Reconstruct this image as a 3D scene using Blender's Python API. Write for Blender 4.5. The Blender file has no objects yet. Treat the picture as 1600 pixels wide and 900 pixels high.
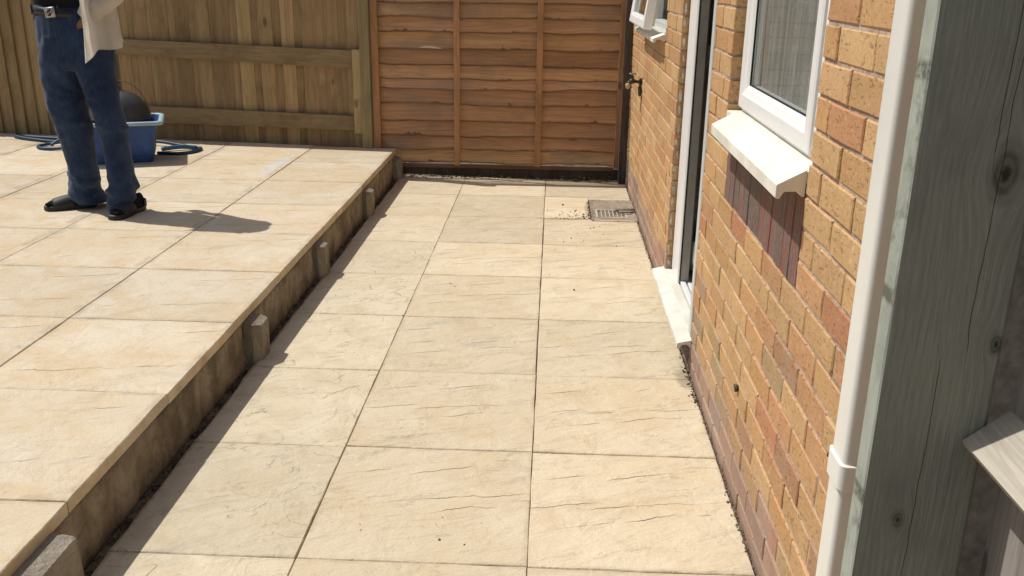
import bpy, bmesh, math, random
from mathutils import Vector, Matrix, noise
SC = bpy.context.scene
COL = SC.collection
R = math.radians
rnd = random.Random(7)

# ------------------------------------------------------------------ camera
F_PX, PITCH, YAW, ROLL = 1438.07, 0.3261, -0.0406, 0.0137
cam_d = bpy.data.cameras.new('camera'); cam = bpy.data.objects.new('camera', cam_d); COL.objects.link(cam)
fw = Vector((math.sin(YAW)*math.cos(PITCH), math.cos(YAW)*math.cos(PITCH), -math.sin(PITCH)))
rt = fw.cross(Vector((0, 0, 1))).normalized(); up = rt.cross(fw)
r2 = math.cos(ROLL)*rt + math.sin(ROLL)*up; u2 = -math.sin(ROLL)*rt + math.cos(ROLL)*up
m = Matrix((r2, u2, -fw)).transposed().to_4x4(); m.translation = Vector((0.0343, -2.0709, 1.4777))
cam.matrix_world = m
cam_d.sensor_width = 36; cam_d.lens = F_PX/1600*36; cam_d.clip_end = 500; cam_d.clip_start = 0.02
SC.camera = cam
SC.render.resolution_x, SC.render.resolution_y = 1024, 576

# ------------------------------------------------------------------ light
to_sun = Vector((-0.58, 0.185, 1.0)).normalized()
elev = math.asin(to_sun.z); rot = math.atan2(to_sun.x, to_sun.y)
world = bpy.data.worlds.new('World'); SC.world = world; world.use_nodes = True
wn = world.node_tree.nodes; wl = world.node_tree.links
bg = wn['Background']; sky = wn.new('ShaderNodeTexSky'); sky.sky_type = 'NISHITA'; sky.sun_disc = False
sky.sun_elevation = elev; sky.sun_rotation = rot; sky.air_density = 1.3; sky.dust_density = 2.5
wl.new(sky.outputs[0], bg.inputs[0]); bg.inputs[1].default_value = 0.076
sd = bpy.data.lights.new('sun', 'SUN'); so = bpy.data.objects.new('sun', sd); COL.objects.link(so)
sd.energy = 3.85; sd.angle = R(0.55); sd.color = (1.0, 0.965, 0.905)
so.rotation_euler = (-to_sun).to_track_quat('-Z', 'Y').to_euler(); so.location = (-3, 1, 6)
SC.view_settings.view_transform = 'Standard'; SC.view_settings.look = 'None'
SC.view_settings.exposure = 0.06; SC.view_settings.gamma = 1.0; SC.view_settings.use_curve_mapping = False

# ------------------------------------------------------------------ helpers
XW = 0.609      # face of the brick wall
H = 0.21        # top of the raised patio

def tag(o, label=None, cat=None, group=None, kind=None):
    if label: o['label'] = label
    if cat: o['category'] = cat
    if group: o['group'] = group
    if kind: o['kind'] = kind
    return o

def empty(name, loc=(0, 0, 0), parent=None, rz=0):
    o = bpy.data.objects.new(name, None); COL.objects.link(o); o.location = loc; o.rotation_euler.z = rz
    o.empty_display_size = .1
    if parent: o.parent = parent
    return o

def link(name, me, mat=None, parent=None, loc=None, rot=None):
    o = bpy.data.objects.new(name, me); COL.objects.link(o)
    if mat and not me.materials: me.materials.append(mat)
    if parent: o.parent = parent
    if loc is not None: o.location = loc
    if rot is not None: o.rotation_euler = rot
    return o

def mesh_of(bm, name='mesh', smooth=False):
    me = bpy.data.meshes.new(name); bm.normal_update(); bm.to_mesh(me); bm.free()
    if smooth: me.polygons.foreach_set('use_smooth', [True]*len(me.polygons))
    return me

def obj(name, bm, mat, parent=None, smooth=False, loc=None, rot=None, auto=None):
    me = mesh_of(bm, name, smooth)
    o = link(name, me, mat, parent, loc, rot)
    if auto is not None:
        me.polygons.foreach_set('use_smooth', [True]*len(me.polygons))
        me.set_sharp_from_angle(angle=R(auto))
    return o

def box(bm, x0, x1, y0, y1, z0, z1, bev=0, M=None):
    vs = [bm.verts.new(Vector(c)) for c in ((x0,y0,z0),(x1,y0,z0),(x1,y1,z0),(x0,y1,z0),(x0,y0,z1),(x1,y0,z1),(x1,y1,z1),(x0,y1,z1))]
    fs = [bm.faces.new([vs[i] for i in f]) for f in ((0,3,2,1),(4,5,6,7),(0,1,5,4),(1,2,6,5),(2,3,7,6),(3,0,4,7))]
    if bev:
        es = list({e for f in fs for e in f.edges})
        r = bmesh.ops.bevel(bm, geom=es, offset=bev, segments=1, affect='EDGES')
        vs = list({v for f in r['faces'] for v in f.verts} | {v for v in vs if v.is_valid})
    if M is not None:
        for v in vs: v.co = M @ v.co
    return vs

def bxo(name, mat, parent, x0, x1, y0, y1, z0, z1, bev=0.0):
    bm = bmesh.new(); box(bm, x0, x1, y0, y1, z0, z1, bev); return obj(name, bm, mat, parent)

def loft(bm, rings, cap=True, closed=True):
    vr = [[bm.verts.new(p) for p in r] for r in rings]
    n = len(rings[0])
    for a, b in zip(vr, vr[1:]):
        for i in range(n if closed else n-1):
            j = (i+1) % n
            bm.faces.new((a[i], a[j], b[j], b[i]))
    if cap and closed:
        bm.faces.new(list(reversed(vr[0]))); bm.faces.new(vr[-1])
    return vr

def ring(c, a, b, n=20, ax=Vector((1,0,0)), ay=Vector((0,1,0)), ph=0, sq=1.0):
    c = Vector(c); out = []
    for i in range(n):
        t = 2*math.pi*i/n + ph; ct, st = math.cos(t), math.sin(t)
        ct = math.copysign(abs(ct)**sq, ct); st = math.copysign(abs(st)**sq, st)
        out.append(c + ax*a*ct + ay*b*st)
    return out

def tube(bm, pts, rad, n=8):
    pts = [Vector(p) for p in pts]; rings = []; last = None
    for i, p in enumerate(pts):
        t = (pts[min(i+1, len(pts)-1)] - pts[max(i-1, 0)]).normalized()
        if last is None: ax = t.orthogonal().normalized()
        else: ax = (last - t*last.dot(t)).normalized()
        last = ax; ay = t.cross(ax); r = rad[i] if isinstance(rad, (list, tuple)) else rad
        rings.append(ring(p, r, r, n, ax, ay))
    loft(bm, rings)

def smooth_path(pts, k=8, closed=False):
    pts = [Vector(p) for p in pts]; n = len(pts); out = []
    for i in range(n if closed else n-1):
        if closed: a, b, c, d = pts[(i-1)%n], pts[i], pts[(i+1)%n], pts[(i+2)%n]
        else: a, b, c, d = pts[max(i-1,0)], pts[i], pts[i+1], pts[min(i+2,n-1)]
        for s in range(k):
            t = s/k
            out.append(.5*((2*b)+(c-a)*t+(2*a-5*b+4*c-d)*t*t+(3*b-a-3*c+d)*t**3))
    out.append(pts[0] if closed else pts[-1])
    return out

def fn(x, y=0, z=0): return noise.noise(Vector((x, y, z)))

# ------------------------------------------------------------------ material toolkit
class NT:
    def __init__(s, name, rough=.8, spec=.3):
        s.m = bpy.data.materials.new(name); s.m.use_nodes = True; s.t = s.m.node_tree; s.n = s.t.nodes
        s.b = s.n['Principled BSDF']; s.b.inputs['Roughness'].default_value = rough
        s.b.inputs['Specular IOR Level'].default_value = spec
        s.tc = s.n.new('ShaderNodeTexCoord'); s.oi = s.n.new('ShaderNodeObjectInfo')
    def put(s, sock, v):
        if hasattr(v, 'is_linked') or isinstance(v, bpy.types.NodeSocket): s.t.links.new(v, sock)
        elif isinstance(v, (tuple, list)):
            sock.default_value = tuple(v) + ((1,) if len(v) == 3 and len(sock.default_value) == 4 else ())
        else: sock.default_value = v
    def mapping(s, scale=(1,1,1), loc=(0,0,0), rot=(0,0,0), src=None, jitter=0):
        n = s.n.new('ShaderNodeMapping'); s.put(n.inputs[0], src or s.tc.outputs['Object'])
        n.inputs['Scale'].default_value = scale; n.inputs['Rotation'].default_value = rot
        if jitter:
            c = s.n.new('ShaderNodeCombineXYZ'); r = s.math('MULTIPLY', s.oi.outputs['Random'], jitter)
            for i in range(3): s.t.links.new(r, c.inputs[i])
            s.t.links.new(c.outputs[0], n.inputs['Location'])
        else: n.inputs['Location'].default_value = loc
        return n.outputs[0]
    def rotmap(s, ang, scale, jitter=0):
        a = s.mapping((1, 1, 1), jitter=jitter); n = s.n.new('ShaderNodeMapping'); s.put(n.inputs[0], a); n.inputs['Rotation'].default_value = (0, 0, ang)
        m2 = s.n.new('ShaderNodeMapping'); s.put(m2.inputs[0], n.outputs[0]); m2.inputs['Scale'].default_value = scale; return m2.outputs[0]
    def noise(s, scale=5, detail=4, rough=.55, v=None, dist=0, out=0):
        n = s.n.new('ShaderNodeTexNoise'); n.inputs['Scale'].default_value = scale
        n.inputs['Detail'].default_value = detail; n.inputs['Roughness'].default_value = rough
        n.inputs['Distortion'].default_value = dist
        s.put(n.inputs['Vector'], v or s.tc.outputs['Object']); return n.outputs[out]
    def vor(s, scale, v=None, feature='F1', rnd=1):
        n = s.n.new('ShaderNodeTexVoronoi'); n.feature = feature; n.inputs['Scale'].default_value = scale
        n.inputs['Randomness'].default_value = rnd
        s.put(n.inputs['Vector'], v or s.tc.outputs['Object']); return n.outputs['Distance']
    def wave(s, scale, dist, v=None, detail=3, dscale=1.5, dirn='X', typ='BANDS'):
        n = s.n.new('ShaderNodeTexWave'); n.wave_type = typ
        if typ == 'BANDS': n.bands_direction = dirn
        n.inputs['Scale'].default_value = scale; n.inputs['Distortion'].default_value = dist
        n.inputs['Detail'].default_value = detail; n.inputs['Detail Scale'].default_value = dscale
        s.put(n.inputs['Vector'], v or s.tc.outputs['Object']); return n.outputs['Fac']
    def math(s, op, a, b=0.0, c=0.0, clamp=False):
        n = s.n.new('ShaderNodeMath'); n.operation = op; n.use_clamp = clamp
        s.put(n.inputs[0], a); s.put(n.inputs[1], b)
        if op in ('MULTIPLY_ADD', 'COMPARE'): s.put(n.inputs[2], c)
        return n.outputs[0]
    def ramp(s, f, lo, hi, a=0.0, b=1.0, smooth=True):
        n = s.n.new('ShaderNodeMapRange'); n.interpolation_type = 'SMOOTHSTEP' if smooth else 'LINEAR'
        s.put(n.inputs[0], f); n.inputs[1].default_value = lo; n.inputs[2].default_value = hi
        n.inputs[3].default_value = a; n.inputs[4].default_value = b; return n.outputs[0]
    def mix(s, f, a, b, mode='MIX'):
        n = s.n.new('ShaderNodeMix'); n.data_type = 'RGBA'; n.blend_type = mode
        s.put(n.inputs[0], f); s.put(n.inputs[6], a); s.put(n.inputs[7], b); return n.outputs[2]
    def hsv(s, c, h=.5, sat=1.0, v=1.0):
        n = s.n.new('ShaderNodeHueSaturation'); s.put(n.inputs['Hue'], h); s.put(n.inputs['Saturation'], sat)
        s.put(n.inputs['Value'], v); s.put(n.inputs['Color'], c); return n.outputs[0]
    def sep(s, v):
        n = s.n.new('ShaderNodeSeparateXYZ'); s.put(n.inputs[0], v); return n.outputs
    def comb(s, x=0., y=0., z=0.):
        n = s.n.new('ShaderNodeCombineXYZ'); s.put(n.inputs[0], x); s.put(n.inputs[1], y); s.put(n.inputs[2], z); return n.outputs[0]
    def bump(s, h, strength=.4, dist=.01, nrm=None):
        n = s.n.new('ShaderNodeBump'); n.inputs['Strength'].default_value = strength
        n.inputs['Distance'].default_value = dist; s.put(n.inputs['Height'], h)
        if nrm is not None: s.put(n.inputs['Normal'], nrm)
        return n.outputs[0]
    def island(s):
        n = s.n.new('ShaderNodeNewGeometry')
        return s.math('FRACT', s.math('ADD', n.outputs['Random Per Island'], s.oi.outputs['Random']))
    def fin(s, col, nrm=None, rough=None):
        s.put(s.b.inputs['Base Color'], col)
        if nrm is not None: s.put(s.b.inputs['Normal'], nrm)
        if rough is not None: s.put(s.b.inputs['Roughness'], rough)
        return s.m

def fr(s, n): return s.math('FRACT', s.math('MULTIPLY', s.oi.outputs['Random'], float(n)))

def crack(s, X, Y, x0, x1, yc, slope, amp, seed, w=.0016):
    """one riven ledge of a slab: returns (line mask, step height)"""
    wob = s.noise(5.5, 5, .62, s.comb(X, float(seed)*3.7, 0.))
    yl = s.math('ADD', s.math('MULTIPLY_ADD', X, slope, yc), s.math('MULTIPLY', s.math('SUBTRACT', wob, .5), amp*2.2))
    d = s.math('SUBTRACT', Y, yl)
    win = s.math('MULTIPLY', s.ramp(X, x0, x0+.09), s.ramp(X, x1-.05, x1, 1, 0))
    thick = s.noise(7.0, 2, .5, s.comb(X, float(seed)*1.3, s.math('MULTIPLY', fr(s, 3), 4.)))
    win = s.math('MULTIPLY', win, s.ramp(thick, .34, .62))
    line = s.math('MULTIPLY', s.ramp(s.math('ABSOLUTE', d), w*.25, w*1.9, 1, 0), win)
    step = s.math('MULTIPLY', s.math('MULTIPLY', s.ramp(d, -.0025, .0025), s.ramp(d, .0, .05, 1, 0)), win)
    return line, step

def slab_mat(name, base, alt, pink, cracks, contour, dirt=.5, vary=.12, relief=1.7, stains=(), stain_col=(.20,.15,.10)):
    s = NT(name, .78, .25)
    o = s.sep(s.tc.outputs['Object']); X, Y = o[0], o[1]
    j = s.mapping(jitter=37)
    big = s.noise(2.3, 4, .6, j); mid = s.noise(7, 5, .6, j, .4); fine = s.noise(160, 3, .6, j); grit = s.noise(420, 2, .6, j)
    col = s.mix(s.ramp(big, .35, .68), base, alt)
    col = s.mix(s.math('MULTIPLY', s.ramp(s.noise(3.1, 5, .62, s.rotmap(.3, (1, 1.6, 1), 71), .8), .46, .66), .7), col, pink)
    # faint grey weathering clouds
    cl = s.noise(3.4, 7, .68, s.rotmap(-.42, (.8, 2.4, 1), 91), .9)
    col = s.mix(s.math('MULTIPLY', s.ramp(cl, .54, .74), dirt), col, (.36, .32, .26))
    v = s.math('MULTIPLY_ADD', fr(s, 1), vary, 1-vary*.5)
    v = s.math('MULTIPLY', v, s.ramp(fine, .25, .75, .94, 1.06))
    lines = None; h = None
    for c in cracks:
        l, st = crack(s, X, Y, *c)
        lines = l if lines is None else s.math('MAXIMUM', lines, l)
        h = st if h is None else s.math('ADD', h, st)
    if contour:
        cn = s.noise(contour, 4, .5, s.mapping((1, 1, 1), jitter=11), .35)
        brk = s.ramp(s.noise(4, 2, .5, j), .47, .58)
        for lv in (.42, .57):
            ab = s.math('ABSOLUTE', s.math('SUBTRACT', cn, lv))
            l = s.math('MULTIPLY', s.math('MULTIPLY', s.ramp(ab, .0015, .007, 1, 0), brk), .42)
            st = s.math('MULTIPLY', s.ramp(cn, lv-.012, lv+.012), .55)
            lines = l if lines is None else s.math('MAXIMUM', lines, l)
            h = st if h is None else s.math('ADD', h, st)
    col = s.mix(s.math('MULTIPLY', lines, .9), col, (.11, .085, .06))
    # specks of grit
    sp = s.ramp(s.vor(22, j), .012, .035, 1, 0); sp = s.math('MULTIPLY', sp, s.ramp(s.noise(5, 2, .5, j), .52, .6))
    col = s.mix(s.math('MULTIPLY', sp, .6), col, (.12, .09, .06))
    pale = s.ramp(s.noise(11, 5, .7, s.mapping((1, 2.6, 1), jitter=53)), .66, .74)
    col = s.mix(s.math('MULTIPLY', pale, .4), col, (.72, .64, .50))
    # soil washed over the slabs by the drain, the door step and the wall foot
    gp = s.n.new('ShaderNodeNewGeometry').outputs['Position']; pw = s.sep(gp); st = None
    sn = s.noise(22, 6, .75, gp)
    for (cx, cy, rx, ry) in stains:
        dd = s.math('ADD', s.math('POWER', s.math('ABSOLUTE', s.math('DIVIDE', s.math('SUBTRACT', pw[0], cx), rx)), 2.), s.math('POWER', s.math('ABSOLUTE', s.math('DIVIDE', s.math('SUBTRACT', pw[1], cy), ry)), 2.))
        q_ = s.ramp(s.math('ADD', dd, s.math('MULTIPLY', s.math('SUBTRACT', sn, .5), 2.2)), .1, 1.15, 1, 0); st = q_ if st is None else s.math('MAXIMUM', st, q_)
    if st is not None: col = s.mix(s.math('MULTIPLY', st, .6), col, stain_col)
    # grime close to the edges
    ex = s.math('ABSOLUTE', X); ey = s.math('ABSOLUTE', Y)
    edge = s.ramp(s.math('MAXIMUM', ex, ey), .288, .308)
    col = s.mix(s.math('MULTIPLY', s.math('MULTIPLY', edge, s.ramp(mid, .4, .65)), .35), col, (.26, .20, .13))
    col = s.hsv(col, .5, 1.0, v)
    h1 = s.math('MULTIPLY_ADD', h, .55, s.math('MULTIPLY', mid, 2.4))
    rv = s.noise(4.6, 6, .55, s.rotmap(-.36, (.6, 2.1, 1), 23), .5)
    tr_ = s.math('MULTIPLY', s.math('FRACT', s.math('MULTIPLY', rv, 5.)), .30)     # terraced riven steps
    h1 = s.math('ADD', h1, s.math('MULTIPLY_ADD', rv, relief, s.math('MULTIPLY', tr_, relief*.33))); n1 = s.bump(h1, .9, .0075)
    gro = s.ramp(s.math('FRACT', s.math('MULTIPLY', rv, 5.)), .90, .99); gro = s.math('MULTIPLY', gro, s.ramp(s.noise(5, 2, .5, s.mapping(jitter=47)), .48, .62))
    col = s.mix(s.math('MULTIPLY', gro, .30*min(relief, 1)), col, (.20,.155,.105)); n2 = s.bump(s.math('ADD', fine, s.math('MULTIPLY', grit, .5)), .25, .0016, n1)
    return s.fin(col, n2)

CR_A = [(-.16,.33,.0,.17,.034,1), (-.33,-.10,.035,.20,.022,2), (-.27,-.05,-.07,.26,.02,3), (-.10,.14,.165,.30,.024,4), (.17,.33,.24,.02,.01,5), (-.05,.24,-.075,.22,.03,6), (-.30,-.12,.20,.22,.02,7)]
M_slab = slab_mat('riven_buff_slab', (.560,.470,.328), (.590,.508,.370), (.535,.428,.280), CR_A, 0, .55, .2, 1.7, [(.59,1.25,.055,.13),(.30,3.95,.035,.30),(.12,3.72,.2,.03),(.61,2.2,.022,2.6),(.615,3.4,.03,.5)])
M_slabB = slab_mat('riven_buff_slab_contour', (.560,.478,.340), (.590,.512,.378), (.515,.430,.295), [], 4.2, .5, .16, 1.7, [(-1.13,2.0,.018,4.)])
CR_U = [(-.31,.30,-.14,.16,.05,11), (-.05,.31,.18,.10,.04,12)]
M_slabU = slab_mat('smooth_sandstone_slab', (.56,.455,.312), (.60,.52,.395), (.545,.415,.255), CR_U, 0, .4, .16, .7, [(-1.87,4.22,.06,.42)], (.50,.53,.50))

def simple(name, col, rough=.6, spec=.3, var=.08, scale=30, bs=.15, bd=.002, metal=0):
    s = NT(name, rough, spec); n = s.noise(scale, 4, .6, s.mapping(jitter=17)); n2 = s.noise(scale*.15, 4, .6, s.mapping(jitter=7))
    c = s.hsv(col, .5, 1.0, s.math('MULTIPLY', s.ramp(n, .3, .7, 1-var, 1+var), s.ramp(n2, .3, .7, 1-var, 1+var)))
    s.b.inputs['Metallic'].default_value = metal
    return s.fin(c, s.bump(n, bs, bd))

def soil_mat(name, a, b):
    s = NT(name, .95, .1); n = s.noise(18, 6, .7); f = s.noise(140, 4, .7)
    return s.fin(s.mix(s.ramp(n, .35, .65), a, b), s.bump(s.math('ADD', n, f), .8, .012))
M_soil = soil_mat('dark_soil', (.075,.058,.042), (.21,.165,.12))
M_bed = soil_mat('sand_joint', (.13,.095,.06), (.32,.25,.165))
M_ground = soil_mat('ground_soil', (.10,.085,.05), (.16,.14,.08))

def concrete(name, a, b):
    s = NT(name, .92, .15)
    n = s.noise(6, 6, .7, s.mapping((1,1,.7))); f = s.noise(70, 5, .7); st = s.noise(9, 6, .75, s.mapping((1, 1, 1.4)), 1.5)
    c = s.mix(s.ramp(n, .35, .65), a, b); c = s.mix(s.math('MULTIPLY', s.ramp(st, .52, .7), .5), c, (.12,.095,.065))
    return s.fin(c, s.bump(s.math('MULTIPLY_ADD', f, .6, s.math('ADD', n, s.math('MULTIPLY', s.noise(22, 5, .65, dist=1.), .9))), 1.0, .018))
M_conc = concrete('stained_concrete', (.19,.15,.10), (.40,.335,.25))
M_peg = concrete('grey_concrete', (.235,.20,.15), (.35,.31,.25))

def brick_mat(name, a, b, c3, rough_bump=.9, grey=.0):
    s = NT(name, .88, .15); r = s.island()
    r2_ = s.math('FRACT', s.math('MULTIPLY', r, 7.31)); r3 = s.math('FRACT', s.math('MULTIPLY', r, 13.7))
    g = s.comb(r, r2_, r3)
    vm = s.n.new('ShaderNodeVectorMath'); vm.operation = 'MULTIPLY_ADD'; s.put(vm.inputs[0], g); vm.inputs[1].default_value = (9,9,9)
    geo = s.n.new('ShaderNodeNewGeometry'); s.put(vm.inputs[2], geo.outputs['Position']); P = vm.outputs[0]
    n = s.noise(9, 5, .6, P); f = s.noise(90, 4, .7, P)
    mp = s.n.new('ShaderNodeMapping'); s.put(mp.inputs[0], P); mp.inputs['Scale'].default_value = (1, .55, 1.6); mp.inputs['Rotation'].default_value = (.3, 0, 0)
    pit = s.noise(95, 4, .62, mp.outputs[0], .5)
    pits = s.ramp(pit, .59, .69)
    col = s.mix(s.ramp(n, .3, .7), a, b); col = s.mix(s.ramp(r2_, .3, .95, 0, .95), col, c3); col = s.mix(s.ramp(r3, .75, 1., 0, .2), col, (.53,.30,.19))
    col = s.mix(s.math('MULTIPLY', pits, .28), col, (.22,.12,.06))
    pale = s.ramp(s.noise(60, 2, .5, P), .66, .7); col = s.mix(s.math('MULTIPLY', pale, .35), col, (.70,.55,.36))
    zz = s.sep(geo.outputs['Position'])[2]; zn = s.noise(6, 5, .65, geo.outputs['Position'])
    col = s.mix(s.ramp(s.math('SUBTRACT', zz, s.math('MULTIPLY', zn, .45)), -.16, .06, .5, 0), col, (.34,.27,.20))
    ef = s.ramp(s.noise(13, 5, .7, geo.outputs['Position']), .62, .74, 0, .3); col = s.mix(ef, col, (.50,.42,.32))
    if grey:
        gn = s.noise(7, 4, .6, geo.outputs['Position']); col = s.mix(s.math('MULTIPLY', s.ramp(gn, .42, .62), grey), col, (.33,.29,.23))
    col = s.hsv(col, .5, 1.0, s.math('MULTIPLY', s.ramp(r, 0, 1, .90, 1.07, False), s.ramp(f, .3, .7, .9, 1.1)))
    hh = s.math('SUBTRACT', s.math('MULTIPLY_ADD', f, .35, s.math('MULTIPLY', n, .8)), pits)
    return s.fin(col, s.bump(hh, rough_bump, .004))
M_brick = brick_mat('buff_brick', (.495,.305,.145), (.545,.355,.180), (.485,.275,.125))
M_brickO = brick_mat('orange_brick', (.465,.25,.125), (.505,.29,.15), (.43,.205,.11))
M_brickG = brick_mat('weathered_brick', (.42,.28,.145), (.46,.30,.15), (.39,.215,.12), grey=.4)
M_brickR = brick_mat('red_plinth_brick', (.34,.17,.12), (.38,.205,.15), (.31,.175,.145), .4, grey=.25)
M_brickT = brick_mat('toothed_return_brick', (.30,.15,.06), (.36,.19,.08), (.26,.13,.06), grey=.5)
def soldier_mat():
    s = NT('dark_soldier_brick', .85, .2); r = s.island()
    geo = s.n.new('ShaderNodeNewGeometry'); P = geo.outputs['Position']
    st = s.noise(30, 4, .7, s.mapping((1, 3.2, .35), src=P)); f = s.noise(120, 4, .7, s.mapping((1, 1, .4), src=P))
    col = s.mix(s.ramp(st, .42, .56), (.26,.105,.075), (.20,.155,.135))
    col = s.mix(s.math('MULTIPLY', s.ramp(r, .3, .7), .7), col, s.mix(s.ramp(f, .4, .6), (.13,.10,.09), (.20,.15,.12)))
    col = s.mix(s.ramp(s.noise(90, 2, .6, s.mapping((1, 2.5, .3), src=P)), .64, .7, 0, .6), col, (.42,.34,.27))
    return s.fin(col, s.bump(s.math('ADD', st, f), 1.0, .006))
M_soldier = soldier_mat()
M_mortar = simple('mortar', (.44,.335,.265), .95, .1, .2, 50, .9, .006)

def wood(name, a, b, knot, scale=1.0, axis='Z', grain=26, sat=1., vary=.25, patch=None, wane=False):
    s = NT(name, .8, .2)
    sc = {'Z': (1, 1, .07), 'X': (.07, 1, 1), 'Y': (1, .07, 1)}[axis]
    P = s.mapping(sc, jitter=29)
    warp = s.noise(2.2*scale, 3, .5, s.mapping(tuple(v*2.2 if v < 1 else v for v in sc), jitter=29), .8)
    n = s.noise(grain*scale, 5, .65, P, .6); w = s.noise(7*scale, 3, .5, P, 1.5)
    rings = s.math('SINE', s.math('MULTIPLY', w, 46.0))
    col = s.mix(s.ramp(n, .3, .7), a, b); col = s.mix(s.ramp(rings, .2, 1., 0, .28), col, knot)
    kv = s.vor(4.2*scale, s.mapping(tuple(.45 if v < 1 else 1 for v in sc), jitter=61))
    kn = s.ramp(kv, .045, .085, 1, 0)
    col = s.mix(s.math('MULTIPLY', kn, .72), col, tuple(k*.6 for k in knot))
    col = s.mix(s.math('MULTIPLY', s.ramp(s.noise(3.0, 4, .6, s.mapping(jitter=5)), .5, .68), .4), col, patch or tuple(k*.8 for k in knot))
    v = s.math('MULTIPLY', s.math('MULTIPLY_ADD', fr(s, 1), vary, 1-vary*.5), s.ramp(warp, .3, .7, .9, 1.1))
    h_ = s.math('MULTIPLY_ADD', fr(s, 5), .016, .492)
    col = s.hsv(col, h_, sat, v)
    if wane:
        uv = s.n.new('ShaderNodeUVMap'); V_ = s.sep(uv.outputs[0])[1]
        wn_ = s.noise(4, 5, .7, s.mapping((1, 1, 1), jitter=77), 1.0)
        bark_shade = s.math('MULTIPLY', s.ramp(s.math('SUBTRACT', V_, s.math('MULTIPLY', s.math('MULTIPLY_ADD', s.ramp(wn_, .54, .78), .28, .06), 1.)), -.05, .07, 1, 0), .78)  # ragged bark, plus a constant edge line painted as overlap shadow
        col = s.mix(bark_shade, col, (.085,.05,.032))
        gp = s.ramp(s.noise(1.6, 4, .6, s.mapping((1, 1, 2.2), jitter=13)), .52, .66)
        col = s.mix(s.math('MULTIPLY', gp, .45), col, (.24,.18,.14))
    return s.fin(col, s.bump(s.math('ADD', s.math('MULTIPLY', n, 1.), s.math('MULTIPLY', rings, .12)), .5, .003))
M_board = wood('treated_board', (.335,.225,.112), (.415,.29,.15), (.19,.125,.065), vary=.42)
M_rail = wood('treated_rail', (.25,.175,.09), (.33,.24,.13), (.17,.11,.055), axis='X', vary=.1)
M_cleat = wood('new_pale_wood', (.44,.32,.15), (.52,.39,.20), (.30,.20,.09), vary=.1)
M_post = wood('treated_post', (.27,.21,.11), (.34,.27,.15), (.19,.14,.07), vary=.1)
M_slat = wood('larch_slat', (.42,.230,.115), (.49,.285,.145), (.25,.135,.075), axis='X', vary=.38, patch=(.27,.18,.12), wane=True)
M_batten = wood('larch_batten', (.42,.23,.11), (.48,.28,.14), (.22,.11,.05), vary=.12)
M_dark = wood('dark_weathered_post', (.075,.06,.05), (.12,.095,.08), (.05,.035,.03), vary=.1)
M_grey = wood('silvered_timber', (.27,.255,.205), (.37,.36,.30), (.13,.115,.085), scale=1.0, vary=.05, patch=(.22,.235,.19))
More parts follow.
